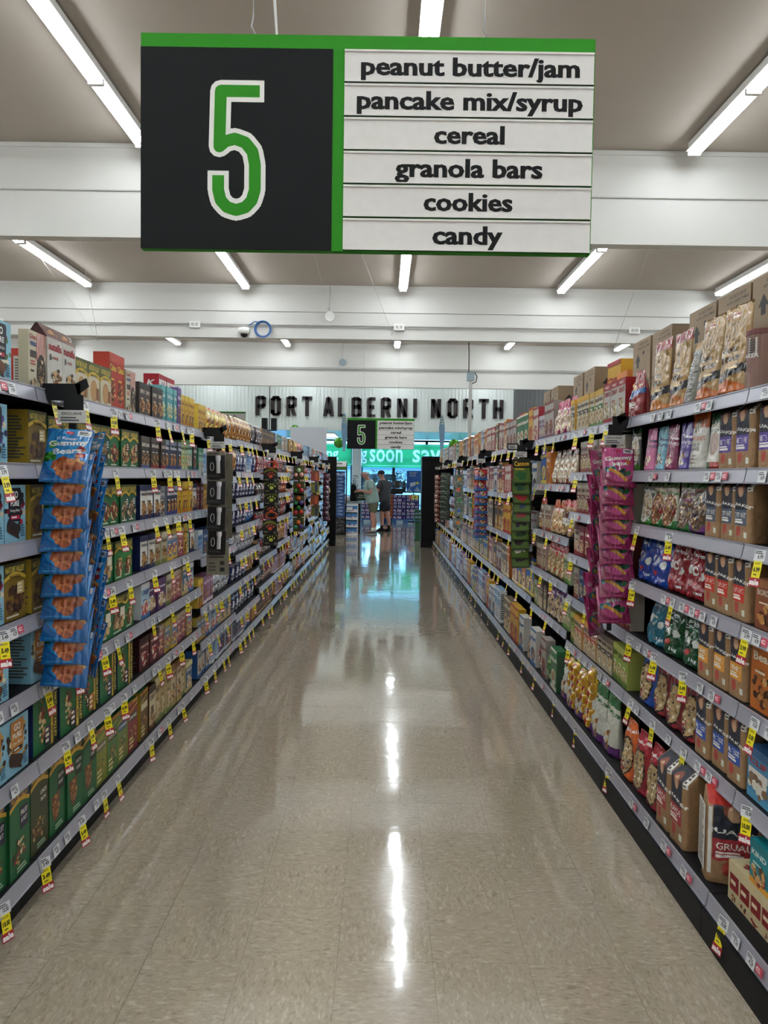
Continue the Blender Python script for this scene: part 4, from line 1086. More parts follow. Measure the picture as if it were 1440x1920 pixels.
Lb(1, 2, ['go3', 'nv4', 'nv1', 'nv5', 'nv5', 'nv5', 'nv3'], ya=2.70, second=True)
Lb(1, 1, ['nvs0', 'nvs0', 'nvs1', 'nvs2', 'nvs0', 'nvs2'], ya=2.72, second=True)
Lb(1, 0, ['nvt2', 'nvt0', 'nvt0', 'nvt0', 'chew0', 'chew1', 'chew2', 'chew3'], ya=2.70)
Lb(2, 6, [('dk_br', 4), ('teal', 4), ('pur', 2), ('yel', 4)])
Lb(2, 5, [('dk_b', 2), ('dk_r', 3), ('nb', 4), ('gry', 2), ('mnt', 2)], second=True)
Lb(2, 4, [('wb', 3), ('gr', 1), ('nb', 3), ('yel', 4)], second=True)
Lb(2, 3, ['wb', 'wb', 'beige', 'beige', 'mlt', 'mlt', 'mlr', 'yel', 'gry'], second=True)
Lb(2, 2, ['ltb', ('pur2', 2), 'beige', 'mlr', 'mlr', 'blum', 'ltb'], second=True)
Lb(2, 1, [('mar', 2), 'mlr', ('mlt', 2), ('mlr', 2), 'mlt'], second=True)
Lb(2, 0, ['chew4', 'choc', ('tan', 3), ('tanw', 2), 'tan', 'blum', 'chew0'])
Lb(3, 6, [('yel', 3), ('fb6', 5), ('fb2', 4)])
Lb(3, 5, [('mnt', 2), ('sky', 3), ('fb0', 3), ('fb2', 1), ('sky', 4), 'fb0']); Lb(3, 4, [('wine', 2), ('yel', 3), ('fb0', 6)]); Lb(3, 3, [('sky', 2), ('ck1', 3), ('fb0', 6)])
Lb(3, 2, [('yel', 2), ('ck6', 3), ('fb1', 6)]); Lb(3, 1, [('mlt', 2), ('ltb', 3), ('blum', 4)]); Lb(3, 0, [('ck3', 3), ('sky', 4), ('ck1', 3), 'ck2'])
Lb(4, 7, [('fb2', 6), ('fb3', 4)]); Lb(4, 6, ['fb2', ('fb0', 3), ('sky', 3), ('fb0', 3)]); Lb(4, 5, [('fb0', 8)]); Lb(4, 4, [('fb0', 4), ('fb5', 4)]); Lb(4, 3, [('fb1', 8)]); Lb(4, 2, [('fb0', 5), ('fb2', 3)]); Lb(4, 1, [('fb0', 8)]); Lb(4, 0, [('ck1', 4), ('ck3', 3), ('ck4', 4)])
for y in (4.62, 4.79): place('L', 'spk', y, L7[6] + .0225, .11, 2, 6, 7)
pools = {5: (['fb3', 'ck8', 'ck5'], ['fb4', 'fb7', 'fb3'], ['fb3', 'fb4', 'ck8']), 6: (['ck5', 'ck0', 'ck3'], ['fb4', 'fb3', 'fb8'], ['ck2', 'ck6', 'fb2'])}
for k in range(5, 13):
    n = len(lev('L', k)); r = random.Random(k)
    top, mid, low = pools.get(k, (['ck3', 'fb8', 'fb6', 'ck1', 'ck4'] if k % 2 else ['ck5', 'ck7', 'fb8'], ['fb4', 'fb7', 'fb8', 'fb9', 'fb2'], ['ck2', 'fb8', 'fb6', 'fb1', 'ck7', 'fb5']))
    for i in range(n):
        pl = top if i == n - 1 else (mid if i > n // 2 - 1 else low)
        seq = []
        for q in range(6): seq.append((r.choice(pl), r.randint(1, 3)))
        Lb(k, i, seq)
# ---------------------------------------------------------------- stocking: right run
Rb(-1, 6, ['can', 'can'], ya=2.32); Rb(-1, 5, ['oat0', 'oat0'], ya=2.28, yb=2.58); Rb(-1, 4, ['oat1', 'oat1'], ya=2.32); Rb(-1, 3, ['bor', 'bor'], ya=2.24); Rb(-1, 2, ['bear', 'bear'], ya=2.24, yb=2.58); Rb(-1, 1, ['clif', 'clif'], ya=2.26); Rb(-1, 0, ['lara'], ya=2.26, inset=.05)
place('R', 'kind', 2.36, R7[0] + .0225 + .132, .06, -1, 0, 7)
place('R', 'nvyb', 2.40, R7[1] + .0225, .2, -1, 1, 7)
Rb(0, 6, ['can', 'gold', 'gold', 'goldside', 'gold2', 'gold2', 'redgold'], ya=2.60)
Rb(0, 5, ['oat0', 'oat0', 'porr', 'hemp', 'chia4', 'chia3', 'chia2', 'chia1', 'chia0'])
Rb(0, 4, ['oat1', 'oat1', 'oat1', 'granp', 'granw', 'grano', 'grano', 'grn_g'])
Rb(0, 3, ['oat2', 'oat2', 'oat2', 'fam1', 'fam1', 'fam0', 'fam0'])
Rb(0, 2, ['oat3', 'oat3', 'oat3', 'fam3', 'fam3', 'fam2', 'fam2'])
Rb(0, 1, ['oat4', 'oat4', 'oat4', 'mus1', 'mus1', 'mus1', 'mus0'])
Rb(0, 0, ['oat5', 'oat5', 'mus3', 'mus3', 'mus2', 'mus2'], ya=2.87, cycle=False)
for y, nme in ((2.63, 'upright'),):
    o = place('R', 'oatL', y, R7[0] + .0225, .12, 0, 0, 7, extra_rz=R(78)); o.scale = (1, 1, .96)
    m = MB(); FA = Art(.1, .24, '#dedbd4').lines(.08, .04, .92, .96, 20, '#55504a')
    m.box(0, .1, 0, .0015, 0, .24, lin('#dedbd4')); m.art(FA, 0, 0, .1, .24)
    m.build('facts_label', 'flat', o, loc=(-.104, .135, .03), rot=(0, 0, R(-90)))
Rb(1, 6, ['redgold', ('cow', 3), ('oyg', 3), ('oy', 4)])
Rb(1, 5, ['grn_g', ('ir', 9)]); Rb(1, 4, [('ir', 1), ('ip', 3), ('ig', 3), ('ir', 4)]); Rb(1, 3, [('idw', 3), ('id', 5)]); Rb(1, 2, [('ir', 2), ('iw', 2), ('ib', 6)]); Rb(1, 1, [('lime', 3), ('iw', 3), ('iy', 5)])
Rb(1, 0, ['wht', 'wht'], ya=3.84)
yn = 4.28
for q in range(26):
    cx, lay = q % 5, q // 5
    place('R', 'yt', 4.30 + .115 * cx + rng.uniform(-.012, .012), R7[0] + .0225 + .052 * lay, .03 + rng.uniform(0, .02), 1, 0, 7, extra_rz=R(rng.uniform(-14, 14)), rx=R(rng.uniform(-10, 10)))
place('R', 'case40', 4.50, R7[0] + .0225, .17, 1, 0, 7)
Rb(2, 5, [('oy', 1), ('pnk', 3), ('cer12', 2), ('ip', 2), ('cer5', 1)], second=False); Rb(2, 4, [('nood', 4), ('bear', 1), ('cer1', 2)]); Rb(2, 3, ['pano', 'pano', 'ornb', 'ornb', ('ir', 3)]); Rb(2, 2, [('ig', 2), ('rdb', 4), ('ir', 3)]); Rb(2, 1, [('ig', 2), ('ppb', 3), ('iw', 3)]); Rb(2, 0, ['cer4', 'fb9', 'cer12', 'fb4', 'cer8', 'ppb', 'cer7'])
for k in range(3, 12):
    n = len(lev('R', k)); r = random.Random(k + 50)
    for i in range(n):
        seq = []
        pal = [['cer3', 'cer7', 'cer1', 'cer2', 'cer8', 'cer10'], ['cer10', 'cer6', 'cer1', 'cer9', 'cer11', 'cer4', 'cer12'], ['cer11', 'cer12', 'cer3', 'cer2', 'cer10', 'cer4'], ['cer0', 'cer9', 'cer5', 'cer8', 'cer4', 'cer11'], ['cer2', 'cer5', 'cer7', 'cer12', 'cer6', 'cer10', 'cer4']][min(i, 4)]
        for q in range(6): seq.append((r.choice(pal), r.randint(1, 2)))
        if k >= 9 and 0 < i < n - 1: seq = [(r.choice(['fb4', 'fb3', 'fb1', 'fb7', 'ck2']), 2) for q in range(5)]
        Rb(k, i, seq)
# cartons kept on top of the right run
TOPZ = R7[6] + .0225
def ctn(y, lay, x=1.41, sc=1.0):
    o = place('R', 'ctn', y, TOPZ + .232 * lay, 0, max(0, int((y - 2.58) // BL)), 6, 7, stackx=x)
    bk = max(0, int((y - 2.58) // BL))
    CT.append(y)
    o['label'] = 'brown cardboard case with black arrow, %s layer, %s case along the right run top' % ('upper' if lay else 'lower', ORD[len([c for c in CTY if c < y - .01])])
    o['group'] = 'cardboard cases on top of the right run'
CT = []
CTY = [2.55, 2.86, 3.17, 3.48, 3.98, 4.29, 5.45, 5.76, 6.55, 6.86]
for y in CTY:
    ctn(y, 0, 1.40 if y < 5 else 1.42); ctn(y, 1, 1.40 if y < 5 else 1.42)
for key, y, lb in (('cer2', 5.0, 'tall yellow case'), ('bear', 4.82, 'tall orange case')):
    o = place('R', key, y, TOPZ + .0, .26, 1, 6, 7); o.scale = (1.3, 1.6, 1.5); o['label'] = lb + ' standing behind the oatmeal boxes on the right run top'
o = place('R', 'cer2', 8.0, TOPZ, .2, 4, 4, 5); o.scale = (1.4, 1.6, 1.2); o['label'] = 'mustard case with round emblem on top of the right run'
# ---------------------------------------------------------------- hanging aisle signs
GREEN = '#2b861a'
FIVE = [(982, 338), (827, 338), (822, 548), (846, 528), (882, 518), (922, 532), (950, 566), (960, 615), (960, 712), (948, 752), (924, 778), (888, 789), (852, 778), (828, 752), (818, 712), (818, 652)]


def aisle_sign(x0, x1, y, z0, z1, lb, cat='sign', number=True, words=('peanut butter/jam', 'pancake mix/syrup', 'cereal', 'granola bars', 'cookies', 'candy'), wires=True):
    W, H = x1 - x0, z1 - z0
    s = empty('aisle_sign', (x0, y, z0), label=lb, cat=cat)
    gb = H * .065
    split = .424 * W
    m = MB(); g = lin(GREEN)
    m.box(0, W, 0, .03, 0, H, g); m.build('sign_board', M['signpaint'], s)
    if number:
        m = MB(); bw = split - .001
        m.box(0, bw, -.003, 0, 0, H - gb, lin('#0e0f11'))
        A = Art(bw, H - gb, '#0e0f11')
        # numeral, scaled from its own drawing units
        sc = (H - gb) * .68 / 520.0
        cx, cy = bw * .5, (H - gb) * .5
        pts = [((px - 888) * sc + cx, -(py - 557) * sc + cy) for px, py in FIVE]
        def ext(p, e):
            p = [list(q) for q in p]
            a, b = np.array(p[0]), np.array(p[1]); d = (a - b) / np.linalg.norm(a - b); p[0] = list(a + d * e)
            a, b = np.array(p[-1]), np.array(p[-2]); d = (a - b) / np.linalg.norm(a - b); p[-1] = list(a + d * e)
            return p
        stroke(A, ext(pts, 12 * sc), 82 * sc, '#eceae6'); stroke(A, ext(pts, -5 * sc), 46 * sc, GREEN)
        # square outer corner of the bar
        m.art(A, 0, 0, bw, H - gb, y=-.003)
        m.build('number_panel', M['signpaint'], s)
    n = len(words); xs = (split + W * .025) if number else .01
    rh = (H - gb) / n
    for i, t in enumerate(words):
        m = MB(); zb = (n - 1 - i) * rh
        c = lin('#e4e1de')
        m.box(xs, W - .004, -.006, 0, zb + .003, zb + rh - .003, c)
        m.box(xs, W - .004, -.010, 0, zb + rh - .009, zb + rh - .003, c); m.box(xs, W - .004, -.010, 0, zb + .003, zb + .006, c)
        ww = W - xs
        A = Art(ww, rh, '#e4e1de')
        tr, asp = glyphs(t, .022)
        hasd = any(ch in t for ch in 'gpqyj')
        hh = .74 if hasd else .56
        if t == 'cereal' or t == 'cookies': hh = .56
        wid = {'peanut butter/jam': .87, 'pancake mix/syrup': .90, 'cereal': .28, 'granola bars': .59, 'cookies': .355, 'candy': .28}.get(t, .55)
        A.text(t, .5, .42 if hasd else .5, hh, '#121214', wid, .022); A.text(t, .5 + .0045 * (.8 / ww) * .8, .42 if hasd else .5, hh, '#121214', wid, .022)
        m.art(A, xs, zb, ww, rh, y=-.0065)
        m.build('word_slat', M['signpaint'], s)
    if wires:
        for px in (.245, .757):
            m = MB(); X = W * px
            m.tube([(X, .015, H + .05), (X, .015, HC - z0)], .0015, 5)
            m.tube([(X, .015, H - .012), (X + .006, .015, H + .01), (X - .006, .015, H + .03), (X, .015, H + .06), (X, .015, H + .07)], .0022, 6)
            m.build('hanging_wire', 'wire', s)
    return s
M['signpaint'] = mat('sign_print', rough=0.6, attr=True, var=.03, spec=.2)
aisle_sign(-.766, .634, 2.46, 2.247, 2.902, 'large hanging aisle sign with green 5, closest over the aisle')
aisle_sign(-.785, .634, 16.5, 2.14, 2.785, 'small distant hanging aisle sign with green 5 under the wall lettering')
aisle_sign(-5.05, -3.91, 22.0, 2.66, 3.33, 'partly hidden white aisle sign with green top bar behind the cracker boxes', number=False, words=('frozen foods', 'vegetables', 'produce'))
# wall letters
LET = {'P': [[(0, 0), (0, 2)], [(0, 1.94), (.7, 1.94), (.9, 1.8), (.9, 1.1), (.7, .96), (0, .96)]],
       'O': [[(0, .3), (0, 1.7), (.2, 1.94), (.7, 1.94), (.9, 1.7), (.9, .3), (.7, .06), (.2, .06), (0, .3), (0, .6)]],
       'R': [[(0, 0), (0, 2)], [(0, 1.94), (.7, 1.94), (.9, 1.8), (.9, 1.15), (.7, 1.0), (0, 1.0)], [(.5, 1.0), (.92, 0)]],
       'T': [[(-.25, 1.94), (1.15, 1.94)], [(.45, 0), (.45, 2)]],
       'A': [[(-.05, 0), (.38, 1.96)], [(.52, 1.96), (.95, 0)], [(.12, .5), (.78, .5)], [(.3, 1.9), (.6, 1.9)]],
       'L': [[(0, 0), (0, 2)], [(0, .06), (.8, .06)]],
       'B': [[(0, 0), (0, 2)], [(0, 1.94), (.68, 1.94), (.86, 1.8), (.86, 1.2), (.7, 1.05), (0, 1.05)], [(.7, 1.05), (.9, .9), (.9, .2), (.7, .06), (0, .06)]],
       'E': [[(0, 0), (0, 2)], [(0, 1.94), (.85, 1.94)], [(0, 1.03), (.7, 1.03)], [(0, .06), (.85, .06)]],
       'N': [[(0, 0), (0, 2)], [(.9, 0), (.9, 2)], [(.02, 1.9), (.88, .1)]],
       'I': [[(0, 0), (0, 2)]],
       'H': [[(0, 0), (0, 2)], [(.9, 0), (.9, 2)], [(0, 1.0), (.9, 1.0)]]}
M['letter'] = mat('dark_brown_letter', '#2e2629', 0.45)
px_l = [('P', 480), ('O', 508), ('R', 537), ('T', 566), ('A', 606), ('L', 633), ('B', 658), ('E', 688), ('R', 713), ('N', 743), ('I', 773), ('N', 806), ('O', 837), ('R', 866), ('T', 895), ('H', 922)]
ls = empty('wall_lettering', (0, 24.13, 3.40), label='big dark brown letters PORT ALBERNI NORTH on the white ribbed wall', cat='sign')
for ch, px in px_l:
    m = MB(); sc = .29; wd = .118; u = .22
    for path in LET[ch]:
        pp = [np.array([a * u + .05, b * sc + (.0)]) for a, b in path]
        for k, (a, b) in enumerate(zip(pp[:-1], pp[1:])):
            d = b - a; L = np.linalg.norm(d); d /= L; nn = np.array([-d[1], d[0]]) * wd / 2
            last = k == len(pp) - 2
            aa = a - (d * .03 if k > 0 else 0); bb = b + (d * .03 if not last else 0)
            q = [aa - nn, bb - nn, bb + nn, aa + nn]
            q = [(x, min(max(z, 0.0), .605)) for x, z in q]
            m.prism(q, 0, .04 + .001 * k)
    m.build('letter', 'letter', ls, loc=((px - 719.4) * 24.2 / 1460, 0, 0))

# thin hanging wires and hooks under the ceiling
M['thin'] = mat('pale_wire', '#c9c9c6', .5)
for k, (a, b, c, lb) in enumerate([((-5.2, 11.6, HC), (-4.62, 12.6, 3.72), (-4.35, 11.2, HC), 'pair of thin wires in a V with a small hook, over the left run'),
                                   ((-.62, 3.6, HC), (-.40, 2.9, 3.0), (-.60, 3.7, HC), 'pair of thin slanting wires behind the big sign'),
                                   ((3.05, 8.3, HC), (3.5, 12.0, 3.6), (3.5, 12.0, 3.55), 'single thin wire slanting down over the right run'),
                                   ((-1.05, 9.8, HC), (-.97, 13.3, 4.4), (-.97, 13.3, 4.38), 'thin wire running down to the white disc sensor'),
                                   ((-.55, 9.6, HC), (.1, 13.0, 3.95), (.1, 13.0, 3.9), 'thin wire slanting from the ceiling behind the big sign to beam two')]):
    w = empty('hanging_wire', (0, 0, 0), label=lb, cat='wire')
    m = MB(); m.tube([a, b], .003, 5); m.tube([c, b], .003, 5); m.build('strand', 'thin', w)
    m = MB(); m.tube([(b[0], b[1], b[2]), (b[0] + .015, b[1], b[2] - .03), (b[0], b[1], b[2] - .06), (b[0] - .015, b[1], b[2] - .035), (b[0], b[1], b[2] - .01)], .004, 5); m.build('hook', 'wire', w)

# ---------------------------------------------------------------- strips of hanging goods at the bay joints
def strip_holder(side, y, z0, z1, lb, x=None):
    """black bracket on the price rail, printed header and plastic strip facing the aisle mouth"""
    sx = -1 if side == 'L' else 1
    X = x if x is not None else sx * 1.105
    s = empty('clip_strip', (X, y, 0), label=lb, cat='clip strip')
    m = MB(); m.box(-.012, .012, -.001, .001, z0, z1); m.build('strip', 'blackp', s)
    m = MB(); xr = sx * (1.20 - abs(X))
    m.box(min(xr, 0) - .01, max(xr, 0) + .03, -.003, .003, 1.80, 1.86); m.box(-.03, .04, -.004, .0, 1.76, 1.82); m.box(-.012, .012, -.003, .002, 1.70, 1.78); m.prism([(.02, 1.82), (.06, 1.85), (.05, 1.88), (.01, 1.86)], -.003, .0)
    m.box(xr - .05, xr + .02, .0, .10, 1.79, 1.80)
    m.build('bracket', 'blackp', s)
    A = Art(.1, .045, '#d0cfcb').lines(.1, .1, .9, .5, 2, '#55555a').text('EXCLUSIVE', .5, .72, .2, '#2a2a2e', .7, .02)
    m = MB(); m.box(-.05, .05, -.006, -.0045, 1.722, 1.767, lin('#d0cfcb')); m.art(A, -.05, 1.722, .1, .045, y=-.006); m.build('header_card', 'flat', s)
    return X


def a_gummy(bg, l1, l2, sh, mix):
    A = Art(.165, .2, bg).ell(.5, .62, .5, .5, sh, 20)
    A.rect(.66, .86, .96, .97, '#d8dadc').lines(.7, .88, .94, .95, 2, '#333').ell(.5, .92, .09, .03, '#b82c3c')
    if not mix:
        A.text('12 Flavour', .46, .81, .055, '#e8ecf4', .44, .02)
        A.blobs(.16, .5, .1, .22, ['#2f7a2c', '#1f5a24', '#4a9a3a'], 12, .08, 2).blobs(.82, .44, .1, .2, ['#a82430', '#d8a050', '#8c1c2c'], 10, .07, 5)
        A.poly([(.34, .42), (.46, .47), (.58, .44), (.66, .38), (.9, .36), (.88, .24), (.72, .22), (.68, .1), (.52, .05), (.42, .12), (.32, .2), (.22, .26), (.24, .36)], '#a4532c').blobs(.55, .27, .2, .14, ['#b8683c', '#8c4424', '#b0603a', '#c87c4c'], 22, .07, 7)
    else:
        A.blobs(.62, .34, .26, .08, ['#1c4a34', '#2a6a3c', '#143a2c'], 12, .1, 3).blobs(.25, .42, .16, .06, ['#1f6a7a', '#2a8a94'], 8, .09, 4)
        stroke(A, [(.03, .085), (.06, .075), (.09, .055), (.12, .03)], .016, '#d89a3c')
        A.ell(.78, .62, .1, .07, '#c8704a')
    for dx in (0, .012): A.text(l1, .5 + dx, .71, .17, '#f4f2ee', .7, .02, rot=8 if mix else 5).text(l2, .52 + dx, .57, .13, '#f4f2ee', .52 if not mix else .4, .02, rot=8 if mix else 5)
    A.lines(.1, .03, .9, .07, 1, sh)
    return A
for key, A in (('gb', a_gummy('#1f62a4', 'Gummy', 'Bears', '#2a86c8', False)), ('gm', a_gummy('#8c2450', 'Gummy', 'Mix', '#c04c84', True))):
    P[key] = dict(me=soft_mesh('gummy_bag', A, .028, 'pillow', nu=90, nv=110, crinkle=.004, seed=3), w=.165, h=.2, d=.028)


def hang(side, X, y, zs, key, name, cat, lb, grp, tilt=14, offs=0.0, jit=2.5, sc=None, rz=0):
    for k, z in enumerate(zs):
        p = P[key] if isinstance(key, str) else P[key[k % len(key)]]
        o = put(p['me'], name, (X + rng.uniform(-.006, .006) + offs, y - .012 - p['h'] * math.sin(R(tilt)), z - p['h']), R(rz + rng.uniform(-jit, jit) * 2), rx=R(-tilt))
        o.rotation_euler.y = R(rng.uniform(-jit, jit))
        if sc: o.scale = sc
        tag(o, '%s, %s from the top of the strip' % (lb, ORD[k]), cat, grp)


X = strip_holder('L', 2.77, .86, 1.75, 'black clip strip holding the blue gummy bear bags')
hang('L', X, 2.75, [1.715 - .079 * k for k in range(10)], 'gb', 'gummy_bag', 'bag', 'blue gummy bears bag', 'blue gummy bears bags on a strip', 20)
hang('L', X + .03, 2.85, [1.70 - .085 * k for k in range(9)], 'gb', 'gummy_bag', 'bag', 'blue gummy bears bag on the rear side', 'blue gummy bears bags behind the strip', 12, rz=-52)
X = strip_holder('R', 3.84, .8, 1.75, 'black clip strip holding the pink gummy mix bags', x=1.13)
hang('R', X, 3.80, [1.72, 1.632, 1.56, 1.49, 1.418, 1.346, 1.27, 1.185, 1.06], 'gm', 'gummy_bag', 'bag', 'pink gummy mix bag', 'pink gummy mix bags on a strip', 20)
hang('R', X - .045, 3.88, [1.70 - .12 * k for k in range(7)], 'gm', 'gummy_bag', 'bag', 'pink gummy mix bag on the rear side', 'pink gummy mix bags behind the strip', 12, rz=50)


def card(key, w, h, A, parts=None, d=.004):
    me = box_mesh(key, A, d, side='#2a2a2a', matn='flat')
    if parts:
        pass
    P[key] = dict(me=me, w=w, h=h, d=d)


# flashlight cards
A = Art(.125, .18, '#17161a').rect(.03, .0, .97, .86, '#141318').rect(0, .86, 1, 1, '#7d7668').lines(.1, .88, .9, .97, 1, '#2a2824').lines(.06, .06, .9, .16, 2, '#4a4a50')
mb = MB(); mb.box(-.0625, .0625, 0, .004, 0, .18, lin('#6e685c')); mb.art(A, -.0625, 0, .125, .18)
mb.tube([(.018, -.016, .035), (.018, -.016, .115)], .013, 12, lin('#c8c8cc')); mb.tube([(.018, -.016, .115), (.018, -.016, .125), (.018, -.016, .15)], [.013, .017, .017], 12, lin('#d8d8dc'))
mb.tube([(-.025 + .012 * math.cos(t / 10 * 6.28), -.008, .08 + .028 * math.sin(t / 10 * 6.28)) for t in range(11)], .0025, 5, lin('#d0d0d0'), caps=False)
P['flash'] = dict(me=mb.mesh('flashlight_card', 'flat'), w=.125, h=.18, d=.004)
X = strip_holder('L', 5.2, 1.08, 1.75, 'black clip strip holding the silver flashlights')
hang('L', X, 5.17, [1.70, 1.53, 1.36, 1.20], 'flash', 'flashlight_card', 'flashlight', 'silver flashlight on black card', 'silver flashlights on a strip', 5, sc=(1.0, 1, 1))
A = Art(.15, .22, '#8a8474').lines(.1, .5, .9, .9, 5, '#3a382f').rect(.6, .1, .8, .22, '#2a2824').rect(.6, .3, .8, .42, '#3a3830').lines(.1, .1, .5, .4, 3, '#5a564a')
card('backcard', .15, .22, A)
hang('L', X + .01, 5.19, [1.10], 'backcard', 'backing_card', 'card', 'plain grey printed backing card under the flashlights', 'backing cards', 3)
card('grcard', .11, .19, Art(.11, .19, '#7a7565').ell(.5, .6, .3, .2, '#6a6658'))
hang('L', X + .035, 5.26, [1.69, 1.5, 1.31], 'grcard', 'backing_card', 'card', 'grey card back behind the flashlights', 'grey card backs', -4)
# dog tags with paw prints
for k, c in enumerate(('#d8562c', '#c8d04a')):
    A = Art(.14, .14, '#14140f').ell(.5, .62, .48, .36, '#7a7a24', 18).rect(0, 0, 1, .5, '#14140f').ell(.5, .5, .5, .3, '#1a1a16')
    A.ell(.52, .42, .14, .12, c).ell(.3, .56, .05, .07, c, 10).ell(.44, .66, .05, .07, c, 10).ell(.62, .66, .05, .07, c, 10).ell(.76, .54, .05, .07, c, 10).ell(.85, .15, .1, .1, '#6a645a').lines(.1, .14, .5, .24, 1, '#8a8a60')
    card('paw%d' % k, .14, .14, A)
X = strip_holder('L', 7.66, .83, 1.75, 'black clip strip holding the paw print cards', x=-1.10)
mb = MB(); mb.tube([(.055 * math.cos(t / 14 * 6.2832), .0, .03 * math.sin(t / 14 * 6.2832) + .03) for t in range(15)], .008, 6, lin('#b0442c'), caps=False)
P['ring'] = dict(me=mb.mesh('toy_ring', 'flat'), w=.12, h=.07, d=.01)
hang('L', X, 7.62, [1.62, 1.51, 1.39, 1.28, 1.11, 1.0], ['paw0', 'paw1', 'paw1', 'paw0', 'paw0', 'paw1'], 'pet_toy_card', 'pet toy', 'black pet toy card with paw print', 'paw print cards on a strip', 6)
hang('L', X + .01, 7.60, [1.69, 1.2], 'ring', 'pet_ring', 'pet toy', 'red rubber ring', 'red rubber rings on the paw strip', 3)
# coloured balls
X = strip_holder('L', 10.05, .86, 1.72, 'olive strip holding packs of coloured balls', x=-1.09)
for k, z in enumerate((1.66, 1.46, 1.30, 1.18, .99)):
    cc = [('#a8d0a0', '#e0a898', '#e0a898'), ('#c83a24', '#2c8a34', '#b82c38'), ('#d8702c', '#2c8a5a', '#4a3a8a'), ('#2c8a34', '#b83040', '#c83a24'), ('#d8702c', '#2c8a5a', '#4a3a8a')][k]
    e = empty('ball_pack', (X, 10.02, z - .16), label='olive card of three coloured balls, %s from the top of the ball strip' % ORD[k], cat='toy', group='ball packs on a strip')
    m = MB(); m.box(-.07, .07, 0, .004, 0, .18, lin('#4a4a24')); m.build('card', 'flat', e)
    for (bx, bz), c in zip(((0, .12), (-.035, .06), (.035, .065)), cc):
        m = MB(); rr = .028
        m.lathe([(max(.001, rr * math.sin(math.pi * t / 8)), bz - rr * math.cos(math.pi * t / 8)) for t in range(9)], 12, lin(c), cx=bx, cy=-.024); m.build('ball', 'flat', e, True)
X = strip_holder('L', 12.5, .9, 1.7, 'strip holding slim book cards', x=-1.09)
for k, c in enumerate(('#8c3024', '#7a7a34', '#8c3a24', '#6a6a2c')):
    card('bk%d' % k, .13, .17, Art(.13, .17, c).rect(.5, .1, .8, .9, '#26305c' if k % 2 else '#b85a2c').rect(.1, .8, .9, .95, '#5a4a24'))
hang('L', X, 12.45, [1.64, 1.45, 1.26, 1.08], ['bk0', 'bk1', 'bk2', 'bk3'], 'toy_card', 'toy', 'red or olive toy card', 'toy cards on a strip', 4)
P['pbag'] = dict(me=soft_mesh('candy_pouch', Art(.13, .13, '#3a1f34').blobs(.5, .5, .4, .4, ['#8a5a7a', '#c8a0b8', '#2a1424', '#6a2a3c'], 20, .12, 3), .03, 'pillow', nu=10, nv=10, seed=4), w=.13, h=.13, d=.03)
X = strip_holder('L', 15.0, .7, 1.7, 'strip holding plum candy pouches', x=-1.10)
hang('L', X, 14.95, [1.62 - .1 * k for k in range(9)], 'pbag', 'candy_pouch', 'bag', 'plum and pink candy pouch', 'plum candy pouches on a strip', 16)
# right: green critter cards, chocolate bar packs, tins
cr = []
for k, c in enumerate(('#1f5a2c', '#1c4a34', '#a82434', '#243a5a', '#a82434', '#2a1a2c', '#1f3a24', '#2a1a24', '#d8d8d0', '#3a2430')):
    A = Art(.14, .13, '#4f6a24').rect(0, .0, 1, .1, '#2a3a14').blobs(.5, .5, .26, .2, [c], 8, .14, k).lines(.1, .86, .9, .98, 1, '#d8b03c')
    for q in range(6): A.ell(.02, .1 + .16 * q, .04, .04, '#1a240c', 8).ell(.98, .1 + .16 * q, .04, .04, '#1a240c', 8)
    card('cm%d' % k, .14, .13, A); cr.append('cm%d' % k)
card('cmh', .14, .08, Art(.14, .08, '#1c2410').text('Cannon', .5, .5, .5, '#d8a82c', .84, .03))
X = strip_holder('R', 6.28, .86, 1.74, 'dark strip holding green critter cards', x=1.10)
hang('R', X, 6.25, [1.71], 'cmh', 'header_board', 'card', 'dark header board with yellow lettering', 'strip header boards', 2)
hang('R', X, 6.24, [1.64] + [1.55 - .073 * k for k in range(9)], cr, 'critter_card', 'toy', 'green spiky edged critter card', 'critter cards on a strip', 14)
card('cmb', .1, .12, Art(.1, .12, '#3a4424').blobs(.5, .5, .4, .4, ['#1c2410', '#5a6434', '#2a2e1c'], 16, .12, 5))
hang('R', X + .06, 6.34, [1.68 - .09 * k for k in range(9)], 'cmb', 'critter_card', 'toy', 'dark card back of a critter pack', 'critter card backs', -10)
A = Art(.15, .13, '#a82c2c').rect(0, 0, 1, .22, '#2c5a94').rect(0, .22, 1, .5, '#5a3470').poly([(.2, .86), (.46, .94), (.86, .36), (.62, .2)], '#d89a2c').poly([(.26, .82), (.44, .88), (.78, .4), (.62, .3)], '#3a2a5a').text('PACK', .52, .6, .2, '#e8d8b0', .4, .03, rot=-50)
P['cho'] = dict(me=soft_mesh('chocolate_pack', A, .02, 'pillow', nu=26, nv=22, crinkle=.003, seed=6), w=.15, h=.13, d=.02)
X = strip_holder('R', 8.7, .9, 1.72, 'strip holding blue and red chocolate packs', x=1.08)
hang('R', X, 8.66, [1.66, 1.54, 1.46, 1.38, 1.29, 1.22, 1.15, 1.08, 1.02], 'cho', 'chocolate_pack', 'packet', 'blue and red chocolate bar pack', 'chocolate packs on a strip', 15)
X = strip_holder('R', 11.2, .8, 1.72, 'strip holding clear packs with bright square labels', x=1.08)
for k, c in enumerate(('#d89a3c', '#d8583c', '#3c9a54', '#3c6ab0', '#e07a3c')):
    card('sq%d' % k, .13, .15, Art(.13, .15, '#6f7a70').blobs(.5, .5, .46, .46, ['#8a948a', '#4a544c', '#a8b0a8'], 14, .14, k).rect(.32, .4, .68, .72, c))
